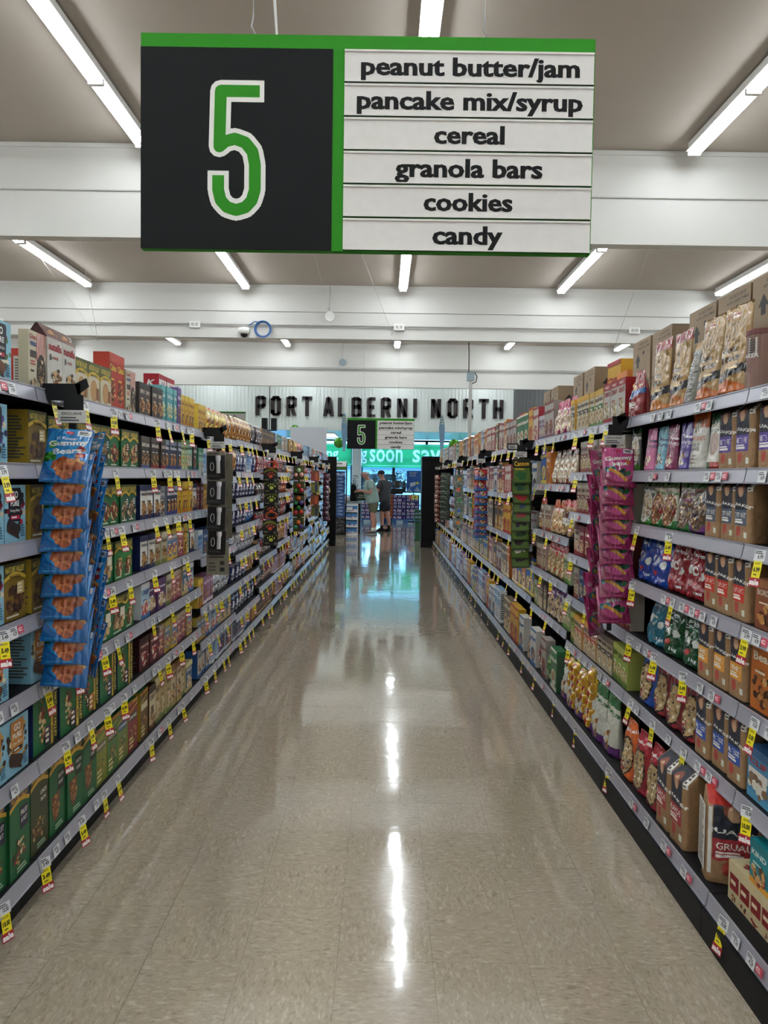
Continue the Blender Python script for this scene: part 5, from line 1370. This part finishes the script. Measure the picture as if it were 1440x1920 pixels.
hang('R', X, 11.15, [1.6, 1.45, 1.3, 1.15, .98], ['sq%d' % k for k in range(5)], 'party_pack', 'packet', 'clear pack with bright square label', 'square label packs on a strip', 8)
X = strip_holder('R', 13.7, .7, 1.72, 'strip holding dark green packs', x=1.08)
card('dkp', .17, .11, Art(.17, .11, '#252d24').blobs(.5, .5, .45, .45, ['#4a5a48', '#1a201a', '#6a7a60'], 18, .12, 8))
hang('R', X, 13.65, [1.64 - .09 * k for k in range(9)], 'dkp', 'dark_pack', 'packet', 'dark green packet', 'dark green packs on a strip', 12)
P['jer'] = dict(me=soft_mesh('jerky_bag', Art(.13, .12, '#5a2420').blobs(.5, .5, .4, .4, ['#8a3a2c', '#c87a5a', '#3a1814', '#d8b8a0'], 18, .12, 3), .03, 'pillow', nu=10, nv=10, seed=9), w=.13, h=.12, d=.03)
X = strip_holder('R', 15.9, .7, 1.7, 'strip holding brown red jerky bags', x=1.10)
hang('R', X, 15.85, [1.62 - .095 * k for k in range(10)], 'jer', 'jerky_bag', 'bag', 'brown red jerky bag', 'jerky bags on a strip', 16)
# shelf blades holding small notices on the right run's top rail
for k, y in enumerate((6.9, 8.9, 11.2, 13.8)):
    m = MB(); m.box(-.05, .05, 0, .004, 0, .06, lin('#1a1a1c')); m.art(Art(.1, .06, '#1a1a1c').rect(.1, .2, .9, .8, '#b8b8b4').lines(.2, .3, .8, .7, 2, '#444'), -.05, 0, .1, .06)
    tag(m.build('shelf_blade', 'flat', loc=(1.14, y, 1.80)), 'small black notice holder on the right run top rail, %s from the aisle mouth' % ORD[k], 'notice', 'notice holders')

# ---------------------------------------------------------------- end of the aisle
YL, YR = 17.35, 17.25
e = empty('end_frame', (-1.15, YL, 0), label='tall thin black end panel closing the left run', cat='shelving')
m = MB(); m.box(-.5, .1, 0, .05, 0, 1.97); m.build('panel', 'black', e)
m = MB(); m.box(-.5, .1, -.02, 0, 0, .12); m.box(-.5, .1, -.02, 0, 1.93, 1.99); m.build('rim', 'black', e)
e = empty('end_frame', (1.15, YR, 0), label='wide black end panel closing the right run', cat='shelving')
m = MB(); m.box(-.30, .4, 0, .55, 0, 2.0); m.build('panel', 'black', e)
m = MB(); m.box(-.31, .41, -.02, 0, 0, .12); m.box(-.31, .41, -.02, 0, 1.95, 2.02); m.build('rim', 'black', e)
M['dkgreen'] = mat('dark_green_plastic', '#1d4a2c', .4)
e = empty('basket_stand', (.80, 18.95, 0), label='tall dark green basket stand beside the right end panel', cat='stand')
m = MB()
m.box(-.04, .14, 0, .3, 0, .06)
m.box(-.02, .12, .02, .28, .06, .48)
m.build('stacked_body', 'dkgreen', e)
m = MB()
for z in (.56, .66, .76): m.box(-.04, .14, 0, .3, z - .06, z)
m.build('basket_rim', 'dkgreen', e)
# blue bag rack
e = empty('wire_rack', (-1.15, 20.6, 0), label='tall black wire rack hung with blue bags at the aisle end', cat='rack')
m = MB()
for x in (-.16, .16):
    for y in (0, .3): m.tube([(x, y, 0), (x, y, 1.92)], .012, 6)
m.box(-.17, .17, -.01, .31, 0, .06); m.build('frame', 'blackp', e)
m = MB(); m.box(-.17, .17, -.01, .02, 1.72, 1.95); m.art(Art(.34, .23, '#15161a').rect(0, 0, 1, .4, '#4a6a24').lines(.1, .6, .9, .9, 1, '#8a8a90'), -.17, 1.72, .34, .23, y=-.01, step=.002); m.build('header', 'flat', e)
e['group'] = 'racks'
P['blu'] = dict(me=soft_mesh('blue_bag', Art(.28, .2, '#1f3f74').poly([(0, .5), (.5, .3), (1, .5), (1, .75), (.5, .5), (0, .75)], '#6f90b8').blobs(.5, .4, .3, .1, ['#8aa8c8', '#3a5a90'], 8, .1, 2), .05, 'pillow', nu=14, nv=10, seed=7), w=.28, h=.2, d=.05)
P['blk'] = dict(me=soft_mesh('black_bag', Art(.28, .2, '#141216').blobs(.5, .5, .45, .4, ['#3a343a', '#5a4a50', '#1c181c'], 16, .08, 2), .05, 'pillow', nu=12, nv=10, seed=7), w=.28, h=.2, d=.05)
hang('L', -1.15, 20.58, [1.70 - .085 * k for k in range(13)], 'blu', 'blue_bag', 'bag', 'royal blue bag on the end rack', 'blue bags on the wire rack', 12)
hang('L', -1.15, 20.58, [.56 - .1 * k for k in range(4)], 'blk', 'dark_bag', 'bag', 'dark speckled bag low on the end rack', 'dark bags on the wire rack', 10)
# tissue display
e = empty('paper_display', (-.84, 20.75, 0), label='white cardboard display of tissue packs in front of the checkout', cat='display')
m = MB(); m.box(-.16, -.15, 0, .4, 0, .82); m.box(.15, .16, 0, .4, 0, .82); m.box(-.15, .15, .38, .4, 0, .82)
for z in (0, .2, .4, .6): m.box(-.15, .15, 0, .38, z, z + .02)
m.build('display_frame', 'white', e)
m = MB(); m.box(-.13, .02, -.012, -.008, .66, .74); m.build('price_card', 'white', e)
for k in range(4):
    for q in range(2):
        m = MB(); A = Art(.14, .15, '#d8e0e8').rect(0, .4, 1, 1, '#4a8ac8').blobs(.5, .3, .4, .16, ['#c8404a', '#f0f0f0', '#2c5aa0'], 8, .12, k * 2 + q)
        tag(put(box_mesh('tissue_pack', A, .3, side='#4a8ac8', top='#e8ecf0'), 'tissue_pack', (-.915 + .147 * q, 20.76, .0205 + .2 * k)), 'blue and white tissue pack, %s column, %s level up in the paper display' % (ORD[q], ORD[k]), 'packet', 'tissue packs in the display')
# checkout
M['counter'] = mat('grey_counter', '#8d9499', .35)
e = empty('checkout_counter', (-1.0, 21.2, 0), label='grey topped checkout counter with black end', cat='counter')
m = MB(); m.box(-.5, .42, 0, 1.6, .82, .88); m.build('worktop', 'counter', e)
m = MB(); m.box(-.45, .38, .02, 1.55, 0, .82); m.build('body', 'blackp', e)
m = MB(); m.box(-.4, .1, .3, .34, .88, 1.0); m.box(-.35, .05, .28, .36, 1.0, 1.02); m.build('screen_guard', 'counter', e)
e = empty('bag_stand', (-.82, 21.5, .88), label='black rounded bag holder standing on the checkout counter', cat='stand')
m = MB(); m.prism([(-.1, 0), (.12, 0), (.1, .25), (.06, .4), (0, .47), (-.06, .44), (-.09, .25)], 0, .06); m.build('bag', 'black', e)
m = MB(); m.tube([(0, .03, 0), (0, .03, .48)], .01, 6); m.build('post', 'blackp', e)
e = empty('bag_roll', (-1.02, 21.34, .881), label='white folded bag bundle on the checkout counter', cat='bag')
m = MB(); m.lathe([(.02, 0), (.1, .01), (.11, .06), (.08, .12), (.03, .15)], 14); m.build('bundle', 'white', e, True)
m = MB(); m.tube([(-.1, 0, .05), (.1, 0, .05)], .03, 8); m.build('roll', 'counter', e, True)
# basket on the counter
e = empty('shopping_basket', (-.58, 21.3, .90), label='dark green shopping basket with white lettering held open on the counter edge', cat='basket')
m = MB()
for sx0, sx1, sy0, sy1 in ((-.2, .2, 0, .012), (-.2, .2, .27, .282)): m.face([(sx0 + .03, sy0, 0), (sx1 - .03, sy0, 0), (sx1, sy0, .22), (sx0, sy0, .22)]); m.face([(sx1 - .03, sy1, 0), (sx0 + .03, sy1, 0), (sx0, sy1, .22), (sx1, sy1, .22)])
m.box(-.17, .17, 0, .28, 0, .01); m.box(-.2, .2, -.01, .29, .2, .225); m.face([(-.17, 0, 0), (-.17, .28, 0), (-.2, .28, .22), (-.2, 0, .22)]); m.face([(.17, .28, 0), (.17, 0, 0), (.2, 0, .22), (.2, .28, .22)])
m.build('body', M['dkgreen2'] if 'dkgreen2' in M else mat('deep_green_plastic', '#0f2418', .4), e)
m = MB(); m.art(Art(.3, .14, '#0f2418').text('FRESH', .5, .75, .26, '#b8c0b0', .6, .02).text('FRESH PICK', .5, .35, .26, '#b8c0b0', .8, .02), -.15, .04, .3, .14, y=-.003, step=.0005); m.build('lettering', 'flat', e)
m = MB(); m.tube([(-.18, .14, .2), (-.17, .14, .3), (0, .14, .33), (.17, .14, .3), (.18, .14, .2)], .008, 6); m.build('handle', 'blackp', e)
for k, (x, c, lb) in enumerate(((-.09, '#d8d0c0', 'pale bread bag'), (.03, '#b88a4a', 'tan snack packet'), (.1, '#8a8a6a', 'olive wrapped item'))):
    A = Art(.12, .14, c).blobs(.5, .5, .4, .4, [c, '#e8e4d8', '#8a6a44'], 10, .14, k)
    tag(put(soft_mesh('grocery_packet', A, .06, 'pillow', nu=10, nv=10, seed=k), 'grocery_packet', (-.58 + x, 21.42, .915 + .1)), lb + ' in the shopping basket', 'packet')
# pallets of packs
A = Art(.44, .115, '#28246c').rect(.03, .3, .97, .75, '#28246c').blobs(.5, .5, .4, .28, ['#d8d4e8', '#b8a8d0', '#c86a6a', '#e8e8f4'], 16, .07, 2).lines(.1, .1, .9, .25, 1, '#8a84c0')
B = Art(.44, .115, '#28246c')
for q in range(3): B.rect(.06 + .32 * q, .25, .28 + .32 * q, .85, '#d0cce0').rect(.1 + .32 * q, .4, .24 + .32 * q, .6, '#28246c')
cm1, cm2 = box_mesh('can_case', A, .4, side='#2a2670', top='#c8c4d8'), box_mesh('can_case', B, .4, side='#2a2670', top='#c8c4d8')
C = Art(.44, .115, '#c8602c').blobs(.5, .5, .4, .3, ['#e8a070', '#f0d0b0', '#a84420'], 14, .08, 3)
cm3 = box_mesh('can_case', C, .4, side='#b8582c', top='#c8c4b8')
M['palblue'] = mat('blue_pallet', '#2f5f9c', .5)
def pallet(x, y, w, lb):
    e = empty('pallet', (x, y, 0), label=lb, cat='pallet')
    for k in range(3):
        m = MB(); m.box(-w / 2 + k * (w - .14) / 2, -w / 2 + k * (w - .14) / 2 + .14, 0, .9, 0, .1); m.build('block', 'palblue', e)
    m = MB(); m.box(-w / 2, w / 2, 0, .9, .1, .14); m.build('deck', 'palblue', e)
pallet(.77, 26.25, .92, 'blue pallet under the purple drink cases')
pallet(-.75, 26.3, .9, 'blue pallet behind the men, under violet cases')
pallet(.1, 26.75, .34, 'narrow blue pallet under the orange cases')
def cases(x0, y, nx, nz, mes, pitch, lb, grp):
    for j in range(nz):
        for i in range(nx):
            tag(put(mes[(i * 3 + j) % len(mes)], 'drink_case', (x0 + i * pitch, y, .141 + j * .117)), '%s, %s column, %s layer up' % (lb, ORD[i], ORD[j]), 'case', grp)
cases(.55, 26.3, 2, 7, [cm1, cm2, cm1, cm2, cm2], .445, 'purple drink case', 'purple drink cases')
cases(-.97, 26.35, 2, 5, [cm2, cm1], .445, 'violet drink case behind the older man', 'violet drink cases')
cases(.12, 26.8, 1, 7, [cm3], .445, 'orange drink case beside purple ones', 'orange drink cases')
m = MB(); A = Art(.3, .14, '#d8d060').rect(0, 0, .3, 1, '#c86a60').text('4', .64, .5, .6, '#3a3420', .2)
m.box(-.15, .15, 0, .005, 0, .14, lin('#d8d060')); m.art(A, -.15, 0, .3, .14, step=.0008)
tag(m.build('price_sign', 'flat', loc=(1.02, 26.28, .82)), 'yellow and red price sign on the purple stack', 'sign')
# plants
M['leaf'] = mat('dark_leaf', '#2c3f28', .5, var=.4, scale=12)
M['bloom'] = mat('red_bloom', '#6a1c34', .5, var=.4)
M['pot'] = mat('brown_pot', '#4a4440', .6)
def plant(x, y, z, potr, poth, r0, h, lb, nleaf=150, seed=1, stand=True, bloom=.15):
    e = empty('potted_plant', (x, y, z), label=lb, cat='plant')
    m = MB(); m.lathe([(potr * .65, 0), (potr, poth), (potr * .92, poth), (potr * .9, poth * .9)], 14); m.build('pot', 'pot', e, True)
    r = random.Random(seed); m = MB()
    for k in range(nleaf):
        a = r.random() * 6.28; d = r0 * math.sqrt(r.random()); zz = poth + h * r.random()
        c = Vector((d * math.cos(a), d * math.sin(a), zz)); s = r.uniform(.02, .05)
        n1 = Vector((r.uniform(-1, 1), r.uniform(-1, 1), r.uniform(-.3, 1))).normalized(); n2 = n1.orthogonal().normalized()
        m.face([c - n1 * s, c + n2 * s * .4, c + n1 * s, c - n2 * s * .4], mi=1 if r.random() < bloom else 0)
    for k in range(10):
        a = r.random() * 6.28
        m.tube([(0, 0, poth * .8), (r0 * .7 * math.cos(a), r0 * .7 * math.sin(a), poth + h * r.uniform(.5, 1.05))], .005, 4)
    f = m.build('foliage', ['leaf', 'bloom'], e); f['kind'] = 'stuff'
plant(.46, 26.6, 1.18, .14, .26, .2, .32, 'brown pot of leafy flowers standing on the stacked cases', 170, 3)
plant(.20, 28.0, 1.12, .13, .24, .18, .3, 'second brown pot of leaves left of the flowering one', 140, 4)
shelf_pl = empty('plant_bench', (0, 28.2, 0), label='dark bench of potted plants by the windows', cat='bench')
m = MB(); m.box(-1.2, 2.0, 0, .4, 1.0, 1.05); m.build('bench_top', 'blackp', shelf_pl)
for x in (-1.1, .4, 1.9): m = MB(); m.box(x - .03, x + .03, .1, .3, 0, 1.0); m.build('leg', 'blackp', shelf_pl)
for k in range(9):
    plant(-1.05 + .36 * k, 28.4, 1.05, .09, .15, .12, .42 + .1 * (k % 3), 'dark flowering pot plant, %s along the window bench' % ORD[k], 60, 20 + k, bloom=.4)
m = MB(); m.box(.45, .60, 0, .02, 1.12, 1.14); 
st = empty('plant_ledge', (0, 26.75, 0), label='dark carton pile under the flower pots behind the purple cases', cat='case')
m = MB(); m.box(.26, .66, -.2, .1, .98, 1.17); m.build('tray', 'blackp', st)
m = MB(); m.box(.02, .36, 1.08, 1.44, 0, 1.11); m.build('plinth', 'blackp', st)
# blue poster
e = empty('poster_stand', (1.06, 27.3, 0), label='blue poster with white lettering and card pictures', cat='poster')
m = MB(); A = Art(.5, .72, '#1f5fae').text('One card.', .45, .92, .055, '#f0f4f8', .5, .02).text('So many', .42, .84, .055, '#f0f4f8', .44, .02).text('rewards.', .42, .76, .055, '#f0f4f8', .46, .02)
A.poly([(.22, .4), (.6, .46), (.62, .3), (.26, .2)], '#c8d4d8').ell(.74, .4, .13, .06, '#d8e060').poly([(.0, 0), (.2, .2), (.34, 0)], '#8aa4c4').poly([(.5, 0), (.74, .24), (.98, 0)], '#9ab0cc')
m.box(-.25, .25, 0, .015, 1.07, 1.79, lin('#1f5fae')); m.art(A, -.25, 1.07, .5, .72, step=.0008); m.build('poster', 'flat', e)
m = MB(); m.tube([(0, .02, 0), (0, .02, 1.07)], .015, 8); m.box(-.2, .2, 0, .1, 0, .03); m.build('stand', 'blackp', e)
# window banners
M['ban'] = mat('green_banner', rough=.6, attr=True)
_nt = M['ban'].node_tree; _b = _nt.nodes['Principled BSDF']; _tr = _nt.nodes.new('ShaderNodeBsdfTranslucent'); _mx = _nt.nodes.new('ShaderNodeMixShader'); _mx.inputs[0].default_value = .75
_nt.links.new(_b.inputs['Base Color'].links[0].from_socket, _tr.inputs['Color']); _nt.links.new(_b.outputs[0], _mx.inputs[1]); _nt.links.new(_tr.outputs[0], _mx.inputs[2]); _nt.links.new(_mx.outputs[0], _nt.nodes['Material Output'].inputs['Surface'])
def banner_mesh(A, W, H):
    """one thin cloth: colours sampled on a fine grid so that light passes through a single layer"""
    nu, nv = 330, 60
    U, V = np.meshgrid((np.arange(nu) + .5) / nu, (np.arange(nv) + .5) / nv)
    C = A.sample(U, V); m = MB()
    m.v = [(i / nu * W, .012 * math.sin(i / nu * W * 3), j / nv * H) for j in range(nv + 1) for i in range(nu + 1)]
    for j in range(nv):
        i = 0
        while i < nu:
            k = i
            while k + 1 < nu and k - i < 12 and (C[j, k + 1] == C[j, i]).all(): k += 1
            m.f.append((j * (nu + 1) + i, j * (nu + 1) + k + 1, (j + 1) * (nu + 1) + k + 1, (j + 1) * (nu + 1) + i)); m.c.append(tuple(C[j, i])); m.m.append(0)
            i = k + 1
    return m
def banner(x0, x1, z0, z1, words, lb):
    A = Art(x1 - x0, z1 - z0, '#45b070')
    for t, cx, wd in words: A.text(t, cx, .5 if t != 'g' else .42, .55, '#e8f4ee', wd, .015)
    A.rect(0, .93, 1, .96, '#8adcae').rect(0, .06, 1, .1, '#8adcae')
    m = MB(); m.face([(0, 0, 0), (x1 - x0, 0, 0), (x1 - x0, 0, z1 - z0), (0, 0, z1 - z0)], lin('#45b070'))
    tr = [q for q in A.items]
    m = banner_mesh(A, x1 - x0, z1 - z0)
    bo = tag(m.build('window_banner', 'ban', loc=(x0, 29.1, z0)), lb, 'banner')
    m = MB()
    for k in range(4): m.tube([(.1 + (x1 - x0 - .2) * k / 3, .01, z1 - z0 - .01), (.1 + (x1 - x0 - .2) * k / 3, .01, FZ - z0 + .01)], .003, 5)
    m.build('hanging_wire', 'thin', bo)
banner(-.83, 4.1, 1.91, 2.79, [('g', .018, .045), ('soon', .185, .25), ('save', .53, .29), ("'", .70, .02)], 'long green window banner reading soon save')
banner(-3.6, -1.22, 1.95, 2.77, [('coming', .5, .6)], 'green banner high in the window left of the column')
# feather flags, balloons, board, speakers, pole
M['flag'] = mat('blue_flag', '#8fb6d8', .5, var=.15, scale=4)
for k, (x, y) in enumerate(((-1.13, 22.0), (1.62, 22.0))):
    e = empty('feather_flag', (x, y, 2.26), label='thin pale blue feather banner hanging %s of the small sign' % ('left', 'right')[k], cat='flag', group='feather flags')
    m = MB(); pts = [(-.04, 0), (.04, 0), (.10, .35), (.11, .7), (.06, .98), (.0, 1.08), (-.06, .98), (-.11, .7), (-.08, .35)]
    m.prism([(px * .75, pz) for px, pz in pts], 0, .012); m.build('banner', 'flag', e)
    m = MB()
    for z in (.8, .87, .94): m.box(-.03, .04, -.003, 0, z, z + .04)
    m.build('emblem', mat('flag_emblem', '#d8e8c0', .5), e)
    m = MB(); m.tube([(0, 0, 1.07), (0, 0, HC - 2.26)], .003, 5); m.build('hanging_wire', 'thin', e)
M['foil'] = mat('green_foil', '#4f9a1c', .18, .3, bump=.6, bscale=14)
for k, (x, y, z, r) in enumerate(((-1.29, 22.3, 2.51, .15), (1.98, 22.0, 2.49, .16), (-2.69, 23.5, 2.93, .15))):
    e = empty('foil_balloon', (x, y, z), label=['green foil balloon left of the small sign', 'round green foil balloon right of the small sign', 'green foil balloon half hidden by the blank board'][k], cat='balloon', group='green balloons')
    m = MB(); m.lathe([(max(.002, r * math.sin(math.pi * t / 14) * (1 + .03 * (t % 2))), -r * math.cos(math.pi * t / 14)) for t in range(15)], 20); m.build('balloon', 'foil', e, True)
    m = MB(); m.tube([(0, 0, -r), (.01, 0, -r - .02), (0, 0, -1.2)], .004, 4); m.tube([(0, 0, r), (0, 0, HC - z)], .003, 4); m.build('string', 'thin', e)
e = empty('hanging_board', (-1.94, 20.0, 1.98), label='plain pale grey blank board hanging left of the small sign', cat='board')
m = MB(); m.box(-.465, .465, 0, .02, 0, .82); m.build('board', mat('pale_board', '#b9bec6', .6), e)
m = MB()
for x in (-.25, .25): m.tube([(x, .01, .82), (x, .01, HC - 1.98)], .002, 4)
m.build('hanging_wire', 'thin', e)
e = empty('loudspeaker', (-3.22, 21.8, 2.83), label='pair of black box loudspeakers hanging above the candy shelves', cat='speaker')
for s in (-.13, .13):
    m = MB(); m.box(s - .075, s + .075, 0, .2, 0, .32); m.build('cabinet', 'blackp', e)
m = MB(); m.box(-.2, .2, .05, .15, -.03, 0); m.tube([(0, .1, .0), (0, .1, HC - 2.83)], .012, 6); m.build('bracket', 'blackp', e)
e = empty('service_pole', (1.87, 17.1, 0), label='pale vertical service pole with grey junction box below the third beam', cat='pole')
m = MB(); m.box(-.035, .035, 0, .07, 0, 3.68); m.build('pole', 'conduit', e)
m = MB(); m.box(-.08, .08, -.02, .1, 3.68, 3.86); m.build('junction_box', 'greybox', e)
m = MB(); m.tube([(.0, .04, 3.6), (.12, .04, 3.66), (.14, .04, 3.78), (.09, .04, 3.86), (-.04, .04, 3.86), (-.04, .06, 4.3), (-.04, .3, 4.8)], .012, 6); m.build('cable', 'blackp', e)

# ---------------------------------------------------------------- people
def skinfig(name, pts, edges, m_, parent, sub=2, root=0, loc=None):
    ks = list(pts); me = bpy.data.meshes.new(name)
    me.from_pydata([pts[k][:3] for k in ks], [(ks.index(a), ks.index(b)) for a, b in edges], [])
    o = bpy.data.objects.new(name, me); COL.objects.link(o); o.parent = parent
    md = o.modifiers.new('skin', 'SKIN'); md.use_smooth_shade = True
    for i, k in enumerate(ks):
        r = pts[k][3]; r = r if isinstance(r, tuple) else (r, r)
        me.skin_vertices[0].data[i].radius = r
        me.skin_vertices[0].data[i].use_root = (i == root)
    s = o.modifiers.new('sub', 'SUBSURF'); s.levels = sub; s.render_levels = sub
    me.materials.append(m_)
    return o


def hand(parent, loc, dirv, up, sk, side=1, name='hand'):
    """palm with five tapering bent fingers"""
    d = Vector(dirv).normalized(); u = Vector(up).normalized(); s = d.cross(u).normalized() * side
    m = MB(); p = Vector(loc)
    for k, (o, L, r) in enumerate(((-.028, .062, .0088), (-.01, .07, .009), (.009, .066, .0088), (.026, .05, .0078))):
        b = p + d * .075 + s * o
        m.tube([p + s * o * .8, b, b + d * L * .5 - u * L * .12, b + d * L * .8 - u * L * .42, b + d * L * .9 - u * L * .6], [r * 1.2, r, r * .95, r * .85, r * .6], 7)
    b = p + d * .02 - s * .036
    m.tube([b + s * .02, b - s * .015 + d * .02, b - s * .03 + d * .05 - u * .01, b - s * .03 + d * .07 - u * .02], [.012, .011, .009, .006], 7)
    m.tube([p - d * .02, p + d * .03, p + d * .08], [.022, .036, .034], 10)
    return m.build(name, sk, parent, True)


def person(loc, rz, lb, shirt, shorts, skin, hair, shoe, cap, lean=.14, arms='fwd', sock='#e0e0dc', girth=1.0):
    e = empty('person', loc, rz, lb, 'person')     # faces local -y
    L = lean
    def up(z): return -L * max(0, z - .92) / .6
    sk = mat('skin_tone', skin, .5, var=.08)
    body = {'pel': (0, 0, .90, (.14, .10)), 'bel': (0, up(1.08) - .01, 1.08, (.13, .10)), 'che': (0, up(1.30), 1.30, (.15, .10)), 'nk0': (0, up(1.44), 1.44, (.09, .075)), 'nk': (0, up(1.5) - .015, 1.50, .056),
            'chin': (0, up(1.55) - .06, 1.55, (.062, .075)), 'hd': (0, up(1.62) - .06, 1.625, (.075, .095)), 'top': (0, up(1.69) - .055, 1.69, (.06, .075))}
    ed = [('pel', 'bel'), ('bel', 'che'), ('che', 'nk0'), ('nk0', 'nk'), ('nk', 'chin'), ('chin', 'hd'), ('hd', 'top')]
    hands = []
    for s in (-1, 1):
        t = 'l' if s < 0 else 'r'
        st = .10 * s if arms != 'walk' else .10 * s
        dy = -.05 * s
        body['hp' + t] = (.09 * s, .0, .84, .095); body['kn' + t] = (.1 * s, dy * .6 - .01, .48, .062); body['cf' + t] = (.1 * s, dy + .02, .34, .06); body['an' + t] = (.1 * s, dy + .02, .09, .036); body['ft' + t] = (.105 * s, dy - .11, .045, .038)
        ed += [('pel', 'hp' + t), ('hp' + t, 'kn' + t), ('kn' + t, 'cf' + t), ('cf' + t, 'an' + t), ('an' + t, 'ft' + t)]
        y1 = up(1.38)
        body['sh' + t] = (.18 * s, y1, 1.37, .05)
        if arms == 'fwd':
            body['el' + t] = (.24 * s, y1 - .0, 1.12, .05); body['wr' + t] = (.15 * s, y1 - .24, 1.17, .036)
            hands.append(((.145 * s, y1 - .25, 1.17), (-.15 * s, -1, -.05), s))
        else:
            body['el' + t] = (.225 * s, y1 - .04, 1.13, .045); body['wr' + t] = (.15 * s, y1 - .24, 1.02, .03)
            hands.append(((.145 * s, y1 - .25, 1.015), (-.1 * s, -1, -.2), s))
        ed += [('che', 'sh' + t), ('sh' + t, 'el' + t), ('el' + t, 'wr' + t)]
    skinfig('body', body, ed, sk, e)
    for p, d, s in hands: hand(e, p, d, (0, 0, 1), sk, s)
    hy = up(1.62) - .06; hz = 1.625
    m = MB(); m.prism([(-.012, hz - .03), (.012, hz - .03), (.006, hz + .02), (-.006, hz + .02)], hy - .125, hy - .085); m.build('nose', sk, e)
    m = MB()
    for s in (-1, 1): m.lathe([(.001, -.01), (.009, -.005), (.011, 0), (.009, .005), (.001, .01)], 8, cx=.03 * s, cy=hy - .088)
    o = m.build('eye', 'white', e, True); o.location = (0, 0, hz + .015)
    m = MB(); m.box(-.024, .024, hy - .099, hy - .088, hz - .052, hz - .044); m.build('mouth', mat('lip', '#8a4a40', .5), e)
    for s in (-1, 1):
        m = MB(); m.lathe([(.004, -.03), (.014, -.015), (.016, .01), (.008, .03)], 8, cx=.086 * s, cy=hy + .01); o = m.build('ear', sk, e, True); o.location = (0, 0, hz)
    m = MB()
    if cap:
        m.lathe([(.101, 0), (.104, .03), (.092, .075), (.05, .105), (.005, .112)], 18, cx=0, cy=hy + .005)
        m.prism([(-.07, 0), (.07, 0), (.07, .012), (-.07, .012)], hy - .18, hy - .08)
        o = m.build('cap', mat('dark_cap', '#16171c', .8), e, True); o.location = (0, 0, hz + .012)
    else:
        for k in range(9):
            a = R(-10 + 25 * k)
            m.tube([(.083 * math.cos(a), hy + .01 + .1 * math.sin(a), -.045), (.086 * math.cos(a), hy + .01 + .104 * math.sin(a), 0), (.074 * math.cos(a), hy + .01 + .09 * math.sin(a), .045)], [.016, .02, .012], 7)
        o = m.build('hair', mat('grey_hair', hair, .8), e, True); o.location = (0, 0, hz)
    g = girth
    sh = {'h0': (0, -.01, .80, (.20 * g, .17 * g)), 'hem': (0, up(.9) - .015, .90, (.205 * g, .185 * g)), 'bel': (0, up(1.08) - .03, 1.08, (.205 * g, .20 * g)), 'che': (0, up(1.30), 1.29, (.20 * g, .165 * g)), 'nk': (0, up(1.44), 1.455, (.115, .10))}
    se = [('h0', 'hem'), ('hem', 'bel'), ('bel', 'che'), ('che', 'nk')]
    for s in (-1, 1):
        t = 'l' if s < 0 else 'r'; y1 = up(1.38)
        sh['sh' + t] = (.175 * s, y1, 1.385, .1); ex = body['el' + t]; sh['sl' + t] = (.188 * s + (ex[0] - .188 * s) * .75, y1 + (ex[1] - y1) * .75, 1.38 + (ex[2] - 1.38) * .72, .075)
        se += [('che', 'sh' + t), ('sh' + t, 'sl' + t)]
    skinfig('shirt', sh, se, mat('shirt_cloth', shirt, .85, var=.12, scale=14), e)
    st = {'wst': (0, 0, .93, (.17, .15)), 'pel': (0, 0, .85, (.185, .17))}; te = [('wst', 'pel')]
    for s in (-1, 1):
        t = 'l' if s < 0 else 'r'; st['a' + t] = (.095 * s, 0, .76, .125); st['b' + t] = (.105 * s, body['kn' + t][1] * .7, .53, .108); te += [('pel', 'a' + t), ('a' + t, 'b' + t)]
    skinfig('shorts', st, te, mat('shorts_cloth', shorts, .9, var=.12, scale=14), e)
    for s in (-1, 1):
        t = 'l' if s < 0 else 'r'; dy = body['an' + t][1]
        m = MB(); m.tube([(.1 * s, dy, .06), (.1 * s, dy, .17)], [.042, .046], 10); m.build('sock', mat('sock_knit', sock, .9), e, True)
        m = MB(); x = .105 * s
        prof = [(dy + .06, .035, .08), (dy + .03, .042, .10), (dy - .04, .046, .085), (dy - .11, .05, .06), (dy - .17, .045, .045), (dy - .20, .02, .03)]
        b0 = len(m.v)
        for (yy, hw, hh) in prof:
            m.v += [(x - hw, yy, .012), (x - hw, yy, hh * .7), (x - hw * .5, yy, hh), (x + hw * .5, yy, hh), (x + hw, yy, hh * .7), (x + hw, yy, .012)]
        for q in range(len(prof) - 1):
            for r_ in range(6):
                r2 = (r_ + 1) % 6
                m.f.append((b0 + q * 6 + r_, b0 + q * 6 + r2, b0 + (q + 1) * 6 + r2, b0 + (q + 1) * 6 + r_)); m.c.append((1, 1, 1)); m.m.append(0)
        m.f.append(tuple(b0 + r_ for r_ in range(6))); m.c.append((1, 1, 1)); m.m.append(0)
        n0 = b0 + 6 * (len(prof) - 1); m.f.append(tuple(n0 + r_ for r_ in range(6))); m.c.append((1, 1, 1)); m.m.append(0)
        sho = m.build('shoe', mat('shoe_leather', shoe, .6), e, True)
        m = MB(); m.box(x - .046, x + .046, dy - .20, dy + .065, 0, .013); m.build('sole', 'conduit' if not cap else 'blackp', sho)
    return e
person((-.27, 21.2, 0), R(-78), 'older man with grey hair in pale green t-shirt and olive shorts at the counter', '#8fa8a4', '#5c5c48', '#b8826c', '#a8a49e', '#3a4048', False, lean=.16, arms='fwd', girth=1.08)
person((.05, 22.3, 0), R(-125), 'man in dark cap, charcoal t-shirt and navy shorts with black shoes behind the older man', '#3b3e44', '#1d222c', '#b88472', '#3a3028', '#141416', True, lean=.08, arms='low', sock='#1a1a1c')
# every child name in plain words; done
bpy.context.view_layer.update()
